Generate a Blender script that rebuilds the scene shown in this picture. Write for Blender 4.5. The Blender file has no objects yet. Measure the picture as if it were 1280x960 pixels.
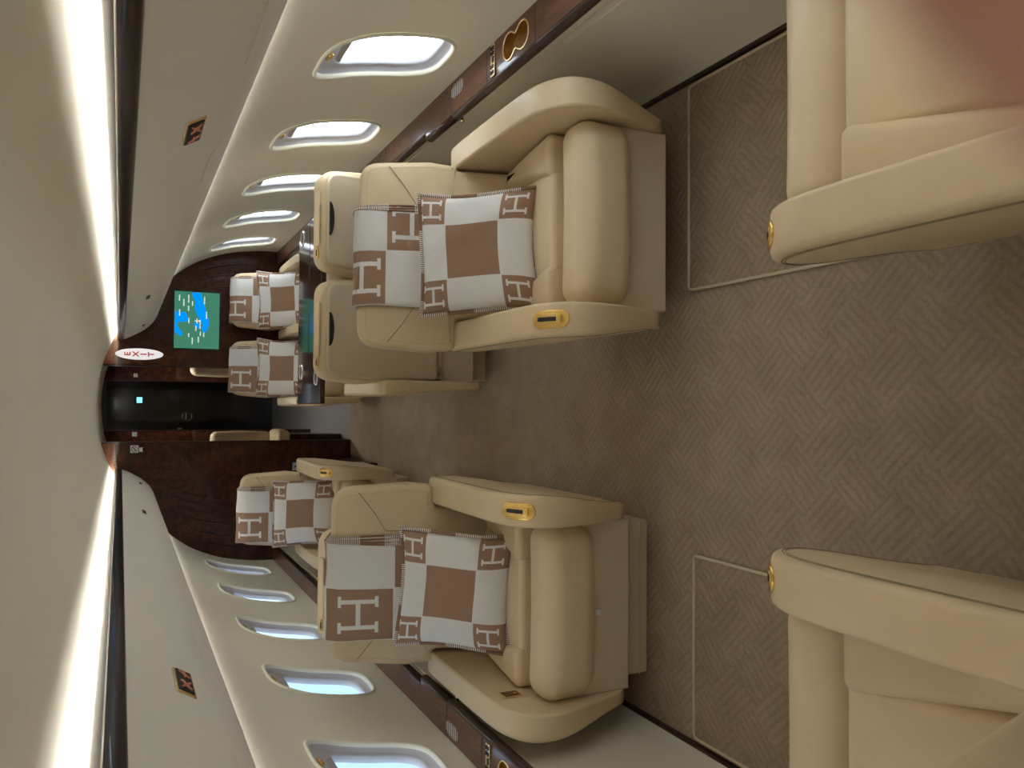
import bpy, bmesh, math, random
from mathutils import Vector, Matrix
from math import sin, cos, pi, radians, sqrt, atan2

random.seed(7)
scene = bpy.context.scene
COL = scene.collection

# ------------------------------------------------------------------ helpers
def tag(o, label=None, cat=None, group=None, kind=None):
    if label: o['label'] = label
    if cat: o['category'] = cat
    if group: o['group'] = group
    if kind: o['kind'] = kind
    return o

def thing(name, label, cat, loc=(0, 0, 0), rotz=0.0, group=None, kind=None):
    o = bpy.data.objects.new(name, None)
    o.empty_display_size = 0.1
    COL.objects.link(o)
    o.location = loc
    o.rotation_euler = (0, 0, rotz)
    return tag(o, label, cat, group, kind)

def obj(name, bm, mats, parent=None, smooth=True, wn=True, loc=None, rot=None, label=None):
    me = bpy.data.meshes.new(name)
    bmesh.ops.recalc_face_normals(bm, faces=bm.faces)
    bm.to_mesh(me)
    bm.free()
    if not isinstance(mats, (list, tuple)): mats = [mats]
    for m in mats: me.materials.append(m)
    if smooth:
        for p in me.polygons: p.use_smooth = True
    o = bpy.data.objects.new(name, me)
    COL.objects.link(o)
    if parent is not None: o.parent = parent
    if loc is not None: o.location = loc
    if rot is not None: o.rotation_euler = rot
    if smooth and wn:
        w = o.modifiers.new('wn', 'WEIGHTED_NORMAL'); w.weight = 80; w.keep_sharp = True
    if label: o['label'] = label
    return o

def struct(name, bm, mats, parent=None, **k):
    o = obj(name, bm, mats, parent, **k)
    if parent is None: o['kind'] = 'structure'
    return o

def lerp(a, b, t): return a + (b - a) * t
def sstep(a, b, x):
    t = max(0.0, min(1.0, (x - a) / (b - a)))
    return t * t * (3 - 2 * t)

def axis_pts(h, r, n, seg):
    inner = h - r
    pts = [-h]
    ang = [-inner - r * math.tan(pi / 4 * (1 - k / seg)) for k in range(1, seg)] if r > 1e-6 else []
    pts += ang
    for k in range(n + 1): pts.append(lerp(-inner, inner, k / n))
    pts += [-a for a in reversed(ang)]
    pts.append(h)
    out = []
    for p in pts:
        if not out or abs(p - out[-1]) > 1e-6: out.append(p)
    return out

def puff(bm, size, r=0.02, n=(2, 2, 2), seg=4, bulge=(0, 0, 0, 0, 0, 0), f=None, mat=0):
    """rounded box; bulge = -x +x -y +y -z +z ; f maps every vertex"""
    h = [s / 2 for s in size]
    r = min(r, min(h) * 0.999)
    ax = [axis_pts(h[i], r, n[i], seg) for i in range(3)]
    cache = {}
    def vert(p, face):
        key = (round(p[0], 6), round(p[1], 6), round(p[2], 6))
        if key in cache: return cache[key]
        q = [max(-(h[i] - r), min(h[i] - r, p[i])) for i in range(3)]
        d = Vector([p[i] - q[i] for i in range(3)])
        if d.length > 1e-9: d.normalize()
        v = Vector(q) + d * r
        u = [max(0.0, 1 - (v[i] / h[i]) ** 2) for i in range(3)]
        for a in range(3):
            b = (a + 1) % 3; c = (a + 2) % 3
            w = u[b] * u[c]
            if v[a] > 0: v[a] += bulge[2 * a + 1] * w * (v[a] / h[a])
            else: v[a] -= bulge[2 * a] * w * (-v[a] / h[a])
        if f: v = Vector(f(v))
        cache[key] = bm.verts.new(v)
        return cache[key]
    for a in range(3):
        b = (a + 1) % 3; c = (a + 2) % 3
        for sgn in (-1, 1):
            for i in range(len(ax[b]) - 1):
                for j in range(len(ax[c]) - 1):
                    quad = []
                    for (di, dj) in ((0, 0), (1, 0), (1, 1), (0, 1)):
                        p = [0, 0, 0]
                        p[a] = sgn * h[a]; p[b] = ax[b][i + di]; p[c] = ax[c][j + dj]
                        quad.append(vert(p, (a, sgn)))
                    if len(set(quad)) < 4: continue
                    try:
                        fc = bm.faces.new(quad); fc.material_index = mat
                    except ValueError: pass
    return bm

def box(bm, x0, x1, y0, y1, z0, z1, r=0.004, mat=0, seg=2):
    c = Vector(((x0 + x1) / 2, (y0 + y1) / 2, (z0 + z1) / 2))
    return puff(bm, (x1 - x0, y1 - y0, z1 - z0), r, (1, 1, 1), seg, f=lambda v: v + c, mat=mat)

def round_poly(pts, radii, seg=6):
    """closed polygon with rounded corners"""
    n = len(pts); out = []
    for i in range(n):
        p = Vector(pts[i]); a = Vector(pts[i - 1]); b = Vector(pts[(i + 1) % n])
        r = radii[i] if isinstance(radii, (list, tuple)) else radii
        if r <= 1e-6: out.append(tuple(p)); continue
        da = (a - p).normalized(); db = (b - p).normalized()
        ang = da.angle(db); t = r / math.tan(ang / 2)
        t = min(t, (a - p).length * 0.49, (b - p).length * 0.49)
        p0 = p + da * t; p1 = p + db * t
        for k in range(seg + 1):
            s = k / seg
            q = p0 * (1 - s) ** 2 + p * 2 * s * (1 - s) + p1 * s * s
            out.append(tuple(q))
    return out

def smooth_closed(pts, sub=4):
    n = len(pts); out = []
    for i in range(n):
        p0, p1, p2, p3 = [Vector(pts[(i + k) % n]) for k in (-1, 0, 1, 2)]
        for k in range(sub):
            t = k / sub
            out.append(tuple(0.5 * ((2 * p1) + (-p0 + p2) * t + (2 * p0 - 5 * p1 + 4 * p2 - p3) * t * t + (-p0 + 3 * p1 - 3 * p2 + p3) * t ** 3)))
    return out

def catmull(pts, sub=6):
    P = [Vector(p) for p in pts]
    P = [P[0] * 2 - P[1]] + P + [P[-1] * 2 - P[-2]]
    out = []
    for i in range(1, len(P) - 2):
        for k in range(sub):
            t = k / sub; p0, p1, p2, p3 = P[i - 1], P[i], P[i + 1], P[i + 2]
            out.append(0.5 * ((2 * p1) + (-p0 + p2) * t + (2 * p0 - 5 * p1 + 4 * p2 - p3) * t * t + (-p0 + 3 * p1 - 3 * p2 + p3) * t ** 3))
    out.append(P[-2])
    return out

def inset_poly(pts, d):
    n = len(pts); out = []
    area = sum(pts[i][0] * pts[(i + 1) % n][1] - pts[(i + 1) % n][0] * pts[i][1] for i in range(n))
    s = 1 if area > 0 else -1
    for i in range(n):
        a = Vector(pts[i - 1]); p = Vector(pts[i]); b = Vector(pts[(i + 1) % n])
        e1 = (p - a); e2 = (b - p)
        if e1.length < 1e-9 or e2.length < 1e-9: out.append(tuple(p)); continue
        e1.normalize(); e2.normalize()
        nn = Vector((-e1.y - e2.y, e1.x + e2.x)) * s
        if nn.length < 1e-6: out.append(tuple(p)); continue
        nn.normalize()
        c = max(0.5, nn.dot(Vector((-e1.y, e1.x)) * s))
        out.append(tuple(p + nn * (d / c)))
    return out

def slab(bm, pts, w0, w1, r0=0.01, r1=0.01, seg=4, b0=0.0, b1=0.0, rings=4, f=None, mid=1, mat=0):
    """extrude closed outline pts(a,b) from w0 to w1 with rounded rims; faces filled by concentric rings"""
    stations = []
    for k in range(seg + 1):
        t = k / seg * pi / 2
        stations.append((w0 + r0 * (1 - sin(t)), r0 * (1 - cos(t))) if r0 > 0 else (w0, 0))
        if r0 <= 0: break
    for k in range(1, mid): stations.append((lerp(w0 + r0, w1 - r1, k / mid), 0))
    for k in range(seg + 1):
        t = k / seg * pi / 2
        if r1 <= 0: stations.append((w1, 0)); break
        stations.append((w1 - r1 * (1 - cos(t)), r1 * (1 - sin(t))))
    n = len(pts)
    if r0 > 0:   # first: from rim inner (w0, inset r0) to (w0+r0, 0)
        st = []
        for k in range(seg + 1):
            t = k / seg * pi / 2
            st.append((w0 + r0 * (1 - cos(t)), r0 * (1 - sin(t))))
        stations[:seg + 1] = st
    else: stations[0] = (w0, 0)
    if r1 > 0:
        st = []
        for k in range(seg + 1):
            t = k / seg * pi / 2
            st.append((w1 - r1 * (1 - sin(t)), r1 * (1 - cos(t))))
        stations[-(seg + 1):] = st
    g = f if f else (lambda a, b, w: (a, b, w))
    ringsv = []
    for (w, ins) in stations:
        q = inset_poly(pts, ins) if ins > 1e-7 else pts
        ringsv.append(([bm.verts.new(g(p[0], p[1], w)) for p in q], q, w))
    for k in range(len(ringsv) - 1):
        A = ringsv[k][0]; B = ringsv[k + 1][0]
        for i in range(n):
            j = (i + 1) % n
            fc = bm.faces.new((A[i], A[j], B[j], B[i])); fc.material_index = mat
    for which, bul in ((0, -b0), (-1, b1)):
        V, q, w = ringsv[which]
        cx = sum(p[0] for p in q) / n; cy = sum(p[1] for p in q) / n
        prev = V
        for k in range(1, rings):
            s = 1 - k / rings
            cur = [bm.verts.new(g(cx + (p[0] - cx) * s, cy + (p[1] - cy) * s, w + bul * (1 - s * s))) for p in q]
            for i in range(n):
                j = (i + 1) % n
                fc = bm.faces.new((prev[i], prev[j], cur[j], cur[i])); fc.material_index = mat
            prev = cur
        c = bm.verts.new(g(cx, cy, w + bul))
        for i in range(n):
            fc = bm.faces.new((prev[i], prev[(i + 1) % n], c)); fc.material_index = mat
    return bm

def tube(bm, pts, r, seg=8, closed=False, mat=0, uvl=None, vscale=1.0):
    P = [Vector(p) for p in pts]
    n = len(P); rings = []; up = None
    dist = [0.0]
    for i in range(1, n): dist.append(dist[-1] + (P[i] - P[i - 1]).length)
    for i in range(n):
        if closed: t = (P[(i + 1) % n] - P[i - 1])
        else: t = P[min(i + 1, n - 1)] - P[max(i - 1, 0)]
        if t.length < 1e-9: t = Vector((0, 0, 1))
        t.normalize()
        if up is None:
            up = Vector((0, 0, 1)) if abs(t.z) < 0.9 else Vector((1, 0, 0))
        s = t.cross(up)
        if s.length < 1e-6: s = t.cross(Vector((0, 1, 0)))
        s.normalize(); up = s.cross(t).normalized()
        rr = r[i] if isinstance(r, (list, tuple)) else r
        rings.append([bm.verts.new(P[i] + (s * cos(2 * pi * k / seg) + up * sin(2 * pi * k / seg)) * rr) for k in range(seg)])
    m = n if closed else n - 1
    for i in range(m):
        A = rings[i]; B = rings[(i + 1) % n]
        for k in range(seg):
            l = (k + 1) % seg
            fc = bm.faces.new((A[k], A[l], B[l], B[k])); fc.material_index = mat
            if uvl:
                d0 = dist[i]; d1 = dist[i + 1] if i + 1 < n else dist[i] + (P[0] - P[-1]).length
                for lp, dv in zip(fc.loops, (d0, d0, d1, d1)): lp[uvl].uv = (dv * vscale, 0)
    if not closed:
        for R in (rings[0], rings[-1]):
            try: bm.faces.new(R).material_index = mat
            except ValueError: pass
    return bm

def disc(bm, c, r, nrm, seg=24, th=0.002, mat=0):
    nrm = Vector(nrm).normalized()
    a = nrm.orthogonal().normalized(); b = nrm.cross(a)
    c = Vector(c)
    lo = [bm.verts.new(c + (a * cos(2 * pi * k / seg) + b * sin(2 * pi * k / seg)) * r) for k in range(seg)]
    hi = [bm.verts.new(v.co + nrm * th) for v in lo]
    for k in range(seg):
        bm.faces.new((lo[k], lo[(k + 1) % seg], hi[(k + 1) % seg], hi[k])).material_index = mat
    bm.faces.new(hi).material_index = mat
    bm.faces.new(lo[::-1]).material_index = mat

def prism(bm, pts3, nrm, th, mat=0):
    """thin flat plate from a 3D outline"""
    nrm = Vector(nrm).normalized()
    lo = [bm.verts.new(Vector(p)) for p in pts3]
    hi = [bm.verts.new(Vector(p) + nrm * th) for p in pts3]
    n = len(lo)
    for k in range(n):
        bm.faces.new((lo[k], lo[(k + 1) % n], hi[(k + 1) % n], hi[k])).material_index = mat
    bm.faces.new(hi).material_index = mat
    bm.faces.new(lo[::-1]).material_index = mat

def loft(bm, rows, mat=0, uvl=None, uvs=None):
    V = [[bm.verts.new(p) for p in row] for row in rows]
    for i in range(len(V) - 1):
        for j in range(len(V[i]) - 1):
            fc = bm.faces.new((V[i][j], V[i][j + 1], V[i + 1][j + 1], V[i + 1][j])); fc.material_index = mat
            if uvl:
                for lp, (a, b) in zip(fc.loops, ((i, j), (i, j + 1), (i + 1, j + 1), (i + 1, j))): lp[uvl].uv = uvs[a][b]
    return V

def new(): return bmesh.new()

def text_mesh(txt, size, ext=0.0008, off=0.0):
    cu = bpy.data.curves.new('t', 'FONT'); cu.body = txt; cu.size = size; cu.extrude = ext; cu.offset = off
    cu.align_x = 'CENTER'; cu.align_y = 'CENTER'
    o = bpy.data.objects.new('t', cu); COL.objects.link(o)
    dg = bpy.context.evaluated_depsgraph_get()
    me = bpy.data.meshes.new_from_object(o.evaluated_get(dg))
    bm = bmesh.new(); bm.from_mesh(me)
    bpy.data.objects.remove(o); bpy.data.curves.remove(cu); bpy.data.meshes.remove(me)
    return bm

# ------------------------------------------------------------------ node helpers
class S:
    nt = None
    def __init__(self, s): self.s = s
    @staticmethod
    def m(op, *a):
        n = S.nt.nodes.new('ShaderNodeMath'); n.operation = op
        for i, v in enumerate(a):
            if isinstance(v, S): S.nt.links.new(v.s, n.inputs[i])
            else: n.inputs[i].default_value = v
        return S(n.outputs[0])
    def __add__(a, b): return S.m('ADD', a, b)
    def __radd__(a, b): return S.m('ADD', b, a)
    def __sub__(a, b): return S.m('SUBTRACT', a, b)
    def __rsub__(a, b): return S.m('SUBTRACT', b, a)
    def __mul__(a, b): return S.m('MULTIPLY', a, b)
    def __rmul__(a, b): return S.m('MULTIPLY', b, a)
    def __truediv__(a, b): return S.m('DIVIDE', a, b)
    def lt(a, b): return S.m('LESS_THAN', a, b)
    def gt(a, b): return S.m('GREATER_THAN', a, b)
    def abs(a): return S.m('ABSOLUTE', a)
    def floor(a): return S.m('FLOOR', a)
    def fract(a): return S.m('FRACT', a)
    def mod(a, b): return S.m('FLOORED_MODULO', a, b)
    def max(a, b): return S.m('MAXIMUM', a, b)
    def min(a, b): return S.m('MINIMUM', a, b)
    def sin(a): return S.m('SINE', a)
    def pw(a, b): return S.m('POWER', a, b)

def mat(name, col=(0.8, 0.8, 0.8), rough=0.5, metal=0.0, spec=0.5, coat=0.0, emit=None, estr=0.0):
    m = bpy.data.materials.new(name); m.use_nodes = True
    b = m.node_tree.nodes['Principled BSDF']
    b.inputs['Base Color'].default_value = (*col, 1)
    b.inputs['Roughness'].default_value = rough
    b.inputs['Metallic'].default_value = metal
    b.inputs['Specular IOR Level'].default_value = spec
    b.inputs['Coat Weight'].default_value = coat
    b.inputs['Coat Roughness'].default_value = 0.05
    if emit:
        b.inputs['Emission Color'].default_value = (*emit, 1)
        b.inputs['Emission Strength'].default_value = estr
    return m

def start(m):
    nt = m.node_tree; S.nt = nt
    return nt, nt.nodes['Principled BSDF']
def N(nt, t, **k):
    n = nt.nodes.new(t)
    for a, v in k.items(): setattr(n, a, v)
    return n
def noise(nt, vec, scale, detail=3, rough=0.5):
    n = N(nt, 'ShaderNodeTexNoise'); n.inputs['Scale'].default_value = scale
    n.inputs['Detail'].default_value = detail; n.inputs['Roughness'].default_value = rough
    if vec is not None: nt.links.new(vec, n.inputs['Vector'])
    return n
def ramp(nt, fac, stops):
    n = N(nt, 'ShaderNodeValToRGB'); e = n.color_ramp.elements
    while len(e) < len(stops): e.new(0.5)
    for i, (p, c) in enumerate(stops): e[i].position = p; e[i].color = (*c, 1)
    nt.links.new(fac, n.inputs[0]); return n
def mixc(nt, fac, a, b):
    n = N(nt, 'ShaderNodeMix', data_type='RGBA')
    def put(i, v):
        if isinstance(v, tuple): n.inputs[i].default_value = (*v, 1)
        else: nt.links.new(v, n.inputs[i])
    if isinstance(fac, (int, float)): n.inputs[0].default_value = fac
    else: nt.links.new(fac.s if isinstance(fac, S) else fac, n.inputs[0])
    put(6, a); put(7, b)
    return n.outputs[2]
def bump(nt, b, h, strength, dist):
    n = N(nt, 'ShaderNodeBump'); n.inputs['Strength'].default_value = strength; n.inputs['Distance'].default_value = dist
    nt.links.new(h.s if isinstance(h, S) else h, n.inputs['Height'])
    nt.links.new(n.outputs[0], b.inputs['Normal']); return n
def coords(nt, kind='Object'):
    return N(nt, 'ShaderNodeTexCoord').outputs[kind]
def mapping(nt, vec, scale=(1, 1, 1), rot=(0, 0, 0)):
    n = N(nt, 'ShaderNodeMapping'); n.inputs['Scale'].default_value = scale; n.inputs['Rotation'].default_value = rot
    nt.links.new(vec, n.inputs['Vector']); return n.outputs[0]

# ------------------------------------------------------------------ materials
def leather(name, c1, c2, rough=0.42):
    m = mat(name, c1, rough, spec=0.45); nt, b = start(m)
    co = coords(nt)
    n1 = noise(nt, co, 5, 3); r = ramp(nt, n1.outputs[0], [(0.3, c2), (0.7, c1)])
    nt.links.new(r.outputs[0], b.inputs['Base Color'])
    n2 = noise(nt, co, 420, 2); n3 = noise(nt, co, 14, 3)
    h = S(n2.outputs[0]) * 0.25 + S(n3.outputs[0]) * 1.0
    bump(nt, b, h, 0.22, 0.006)
    return m
M = {}
M['leather'] = leather('cream_leather', (0.71, 0.555, 0.35), (0.655, 0.505, 0.305))
M['leather_panel'] = leather('tan_leather_panel', (0.66, 0.54, 0.385), (0.61, 0.49, 0.345), 0.5)
M['seam'] = mat('seam_thread', (0.30, 0.22, 0.13), 0.7)
M['plastic'] = mat('cream_plastic', (0.76, 0.60, 0.36), 0.4)
M['dark'] = mat('dark_recess', (0.012, 0.010, 0.009), 0.6)
M['gold'] = mat('polished_gold', (0.92, 0.64, 0.22), 0.24, 1.0)
M['goldrim'] = mat('pale_gold', (0.90, 0.74, 0.42), 0.18, 1.0)
M['chrome'] = mat('bright_metal', (0.8, 0.78, 0.75), 0.15, 1.0)

def headliner(name, c1, c2):
    m = mat(name, c1, 0.85, spec=0.2); nt, b = start(m)
    co = coords(nt)
    n1 = noise(nt, mapping(nt, co, (3, 60, 60)), 4, 3)
    n0 = noise(nt, co, 2.0, 2)
    f = S(n1.outputs[0]) * 0.6 + S(n0.outputs[0]) * 0.4
    r = ramp(nt, f.s, [(0.35, c2), (0.65, c1)])
    nt.links.new(r.outputs[0], b.inputs['Base Color'])
    n2 = noise(nt, mapping(nt, co, (1, 3, 3)), 180, 3)
    bump(nt, b, n2.outputs[0], 0.15, 0.002)
    return m
M['ceiling'] = headliner('headliner', (0.80, 0.765, 0.655), (0.775, 0.74, 0.63))
M['wallfab'] = headliner('sidewall_fabric', (0.76, 0.715, 0.59), (0.735, 0.69, 0.565))
M['bin'] = headliner('valance_fabric', (0.84, 0.81, 0.74), (0.82, 0.79, 0.715))
M['dado'] = headliner('dado_fabric', (0.74, 0.69, 0.575), (0.715, 0.665, 0.55))
M['lip'] = mat('cream_lip', (0.82, 0.78, 0.62), 0.35)
M['bezel'] = mat('grey_bezel', (0.50, 0.48, 0.50), 0.35)
M['shade'] = mat('window_shade', (0.46, 0.43, 0.42), 0.6)

def wood(name, c1, c2, c3, scale=6, coat=1.0, stretch=(1, 1, 1), burl=False, rough=0.3):
    m = mat(name, c1, rough, spec=0.12, coat=coat * 0.55); nt, b = start(m)
    co = mapping(nt, coords(nt), stretch)
    n1 = noise(nt, co, scale, 6, 0.62); n1.inputs['Distortion'].default_value = 2.2 if burl else 0.7
    n2 = noise(nt, co, scale * 7, 4, 0.6)
    f = S(n1.outputs[0]) * 0.75 + S(n2.outputs[0]) * 0.25
    r = ramp(nt, f.s, [(0.30, c3), (0.48, c1), (0.68, c2)])
    nt.links.new(r.outputs[0], b.inputs['Base Color'])
    return m
M['burl'] = wood('burl_wood', (0.040, 0.011, 0.006), (0.105, 0.030, 0.012), (0.013, 0.004, 0.003), 9, burl=True)
M['burl_red'] = wood('burl_header', (0.20, 0.072, 0.030), (0.34, 0.13, 0.05), (0.085, 0.028, 0.012), 30, burl=True)
M['ledgewood'] = wood('ledge_wood', (0.115, 0.048, 0.028), (0.19, 0.085, 0.045), (0.06, 0.024, 0.015), 7, stretch=(3, 0.7, 3), burl=True)
M['nose'] = wood('ledge_nose', (0.032, 0.012, 0.009), (0.05, 0.018, 0.012), (0.02, 0.008, 0.006), 7, stretch=(3, 0.7, 3))
M['band'] = wood('valance_wood', (0.018, 0.008, 0.007), (0.03, 0.011, 0.008), (0.010, 0.005, 0.004), 7, stretch=(3, 0.7, 3), coat=0.45)
M['tablewood'] = wood('table_wood', (0.030, 0.012, 0.009), (0.055, 0.02, 0.012), (0.016, 0.007, 0.005), 7, stretch=(1, 3, 1), rough=0.12)
M['black'] = mat('black_gloss', (0.006, 0.006, 0.007), 0.15, coat=0.5)
M['groove'] = mat('wood_groove', (0.010, 0.004, 0.003), 0.35)

def carpet(name, base, dark, light):
    m = mat(name, base, 0.95, spec=0.1); nt, b = start(m)
    co = coords(nt)
    warp = noise(nt, co, 22, 3)
    sx = N(nt, 'ShaderNodeSeparateXYZ'); nt.links.new(co, sx.inputs[0])
    w = (S(warp.outputs[0]) - 0.5) * 0.022
    X = S(sx.outputs[0]) + w; Y = S(sx.outputs[1]) - w
    k = 0.7071
    U = (X + Y) * k; V = (Y - X) * k
    c = 0.135
    iu = (U / c).floor(); iv = (V / c).floor()
    par = (iu + iv).mod(2.0)
    fu = (U / c).fract(); fv = (V / c).fract()
    s = par * fu + (1.0 - par) * fv
    ridge = ((s * (2 * pi * 6)).sin() * 0.5 + 0.5).pw(0.6)
    nz = noise(nt, co, 330, 3, 0.7); nb = noise(nt, co, 7, 4, 0.6); nm = noise(nt, co, 90, 3, 0.7)
    hgt = ridge * 0.42 + S(nz.outputs[0]) * 0.7 + S(nm.outputs[0]) * 0.45
    f = ridge * 0.11 + S(nz.outputs[0]) * 0.45 + S(nb.outputs[0]) * 0.34 + S(nm.outputs[0]) * 0.34
    r = ramp(nt, f.s, [(0.35, dark), (0.62, base), (0.9, light)])
    nt.links.new(r.outputs[0], b.inputs['Base Color'])
    bump(nt, b, hgt, 0.9, 0.006)
    return m
M['carpet'] = carpet('carpet_basketweave', (0.40, 0.302, 0.208), (0.265, 0.195, 0.128), (0.56, 0.455, 0.335))
M['mat'] = carpet('mat_basketweave', (0.38, 0.283, 0.188), (0.25, 0.182, 0.115), (0.54, 0.43, 0.31))
M['piping'] = mat('mat_piping', (0.56, 0.46, 0.32), 0.9)
M['galleyfloor'] = mat('galley_floor', (0.34, 0.32, 0.30), 0.4)

BROWN = (0.36, 0.222, 0.145); WHITE = (0.80, 0.79, 0.76)
def h_mask(x, y):
    """letter H, serif, in a 0..1 cell"""
    ax = (x - 0.5).abs(); ay = (y - 0.5).abs()
    stem = (ax - 0.245).abs().lt(0.040) * ay.lt(0.35)
    bar = ax.lt(0.245) * ay.lt(0.042)
    serif = (ax - 0.245).abs().lt(0.105) * (ay - 0.335).abs().lt(0.032)
    return stem.max(bar).max(serif)
def weave(nt, b, uv, col, amt=0.5):
    n = noise(nt, mapping(nt, uv, (1, 1, 1)), 900, 2, 0.7)
    n2 = noise(nt, uv, 22, 4, 0.6)
    bump(nt, b, S(n.outputs[0]) * 0.5 + S(n2.outputs[0]) * 2.2, 0.45, 0.006)
    v = S(n.outputs[0]) * 0.25 + 0.875
    mx = N(nt, 'ShaderNodeMix', data_type='RGBA', blend_type='MULTIPLY'); mx.inputs[0].default_value = 1.0
    nt.links.new(col, mx.inputs[6]); nt.links.new(v.s, mx.inputs[7])
    nt.links.new(mx.outputs[2], b.inputs['Base Color'])
def throw_mat(name, cell=0.17, u0=0.0, v0=0.0, swap=0, tall=1.24):
    m = mat(name, WHITE, 0.9, spec=0.15); nt, b = start(m)
    uv = N(nt, 'ShaderNodeUVMap').outputs[0]
    sx = N(nt, 'ShaderNodeSeparateXYZ'); nt.links.new(uv, sx.inputs[0])
    x = (S(sx.outputs[0]) - u0) / cell; y = (S(sx.outputs[1]) - v0) / (cell * tall)
    par = (x.floor() + y.floor() + swap).mod(2.0)
    fx = x.fract(); fy = y.fract()
    edge = ((fx - 0.5).abs().max((fy - 0.5).abs())).gt(0.488)
    hm = h_mask(fx, (fy - 0.5) * (0.2 + 0.8 * tall) + 0.5) * par
    fac = par * (1.0 - hm) * (1.0 - edge)
    col = mixc(nt, fac, WHITE, BROWN)
    weave(nt, b, uv, col); return m
def pillow_mat():
    m = mat('pillow_check', WHITE, 0.9, spec=0.15); nt, b = start(m)
    uv = N(nt, 'ShaderNodeUVMap').outputs[0]
    sx = N(nt, 'ShaderNodeSeparateXYZ'); nt.links.new(uv, sx.inputs[0])
    x = S(sx.outputs[0]); y = S(sx.outputs[1])
    q = 0.265
    y = y - 0.018
    ex = (x - 0.5).abs(); ey = (y - 0.5).abs()
    ox = ex.gt(0.5 - q); oy = ey.gt(0.5 - q)
    same = 1.0 - (ox - oy).abs()
    fx = (x - (1 - q) * x.gt(0.5)) / q; fy = (y - (1 - q) * y.gt(0.5)) / q
    hm = h_mask(fx, fy) * ox * oy
    line = (ex - (0.5 - q)).abs().lt(0.005).max((ey - (0.5 - q)).abs().lt(0.005))
    fac = same * (1.0 - hm) * (1.0 - line)
    col = mixc(nt, fac, WHITE, BROWN)
    weave(nt, b, uv, col); return m
def stitch_mat():
    m = mat('whip_stitch', BROWN, 0.9, spec=0.1); nt, b = start(m)
    uv = N(nt, 'ShaderNodeUVMap').outputs[0]
    sx = N(nt, 'ShaderNodeSeparateXYZ'); nt.links.new(uv, sx.inputs[0])
    x = S(sx.outputs[0])
    st = (x * 150.0).fract().lt(0.45)
    zone = (x * 4.3).fract().lt(0.62)
    col = mixc(nt, st * zone, (0.26, 0.15, 0.095), (0.82, 0.80, 0.76))
    nt.links.new(col, b.inputs['Base Color']); return m
M['pillow'] = pillow_mat(); M['stitch'] = stitch_mat()
M['throw_a'] = throw_mat('throw_check_a', 0.188, swap=1)
M['throw_b'] = throw_mat('throw_check_b', 0.188, swap=1, tall=0.92)
M['throw_c'] = throw_mat('throw_check_c', 0.188, swap=1, tall=1.36)

def emis(name, col, s):
    m = bpy.data.materials.new(name); m.use_nodes = True; nt = m.node_tree
    nt.nodes.clear(); e = nt.nodes.new('ShaderNodeEmission'); o = nt.nodes.new('ShaderNodeOutputMaterial')
    e.inputs[0].default_value = (*col, 1); e.inputs[1].default_value = s
    nt.links.new(e.outputs[0], o.inputs[0]); return m
COVE = 58.0
M['cove'] = emis('cove_lamp', (1.0, 0.975, 0.93), COVE)
M['map_land'] = emis('map_land', (0.055, 0.215, 0.135), 0.42)
M['map_water'] = emis('map_water', (0.0, 0.27, 1.0), 0.48)
M['map_text'] = emis('map_text', (0.85, 0.92, 0.95), 0.4)
M['signwhite'] = mat('sign_white', (0.80, 0.77, 0.76), 0.4, emit=(1, 0.95, 0.95), estr=0.25)
M['signred'] = mat('sign_red', (0.36, 0.008, 0.03), 0.5, emit=(0.5, 0.0, 0.03), estr=0.15)
M['beltglow'] = mat('belt_symbol', (0.36, 0.15, 0.10), 0.5, emit=(1, 0.3, 0.15), estr=0.05)
M['print'] = mat('white_print', (0.72, 0.70, 0.68), 0.5)
M['bluelamp'] = emis('galley_display', (0.10, 0.5, 0.75), 1.6)
M['glass'] = bpy.data.materials.new('window_glass'); M['glass'].use_nodes = True
nt = M['glass'].node_tree; nt.nodes.clear()
_t = nt.nodes.new('ShaderNodeBsdfTransparent'); _g = nt.nodes.new('ShaderNodeBsdfGlossy'); _g.inputs['Roughness'].default_value = 0.03
_x = nt.nodes.new('ShaderNodeMixShader'); _x.inputs[0].default_value = 0.06; _o = nt.nodes.new('ShaderNodeOutputMaterial')
_t.inputs[0].default_value = (0.96, 0.98, 1.0, 1)
nt.links.new(_t.outputs[0], _x.inputs[1]); nt.links.new(_g.outputs[0], _x.inputs[2]); nt.links.new(_x.outputs[0], _o.inputs[0])

# ------------------------------------------------------------------ cabin shell
YA, YB = -1.246, 6.31           # aft and forward bulkheads
WALL = catmull([(1.157, 0.575), (1.1575, 0.64), (1.149, 0.755), (1.112, 0.957), (1.030, 1.155), (0.918, 1.305), (0.83, 1.39)], 8)
WS = [0.0]
for i in range(1, len(WALL)): WS.append(WS[-1] + (WALL[i] - WALL[i - 1]).length)
STOT = WS[-1]
def wall_at(s):
    s = max(0, min(STOT, s))
    for i in range(1, len(WS)):
        if s <= WS[i] + 1e-9:
            t = (s - WS[i - 1]) / (WS[i] - WS[i - 1]); p = WALL[i - 1].lerp(WALL[i], t)
            d = (WALL[i] - WALL[i - 1]).normalized(); return p, Vector((d.y, -d.x))   # outward normal
    return WALL[-1], Vector((1, 0))
def wall_s_of_z(z):
    for i in range(1, len(WALL)):
        if WALL[i].y >= z:
            t = (z - WALL[i - 1].y) / (WALL[i].y - WALL[i - 1].y); return lerp(WS[i - 1], WS[i], t)
    return STOT
S0 = wall_s_of_z(0.672); S1 = wall_s_of_z(1.092); SC = (S0 + S1) / 2; SH = (S1 - S0) / 2; YH = 0.168
WY = [2.52 + 0.836 * k for k in range(-4, 5)]
def sup(a, n=3.6):
    c, s = cos(a), sin(a)
    return math.copysign(abs(c) ** (2 / n), c), math.copysign(abs(s) ** (2 / n), s)
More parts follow.
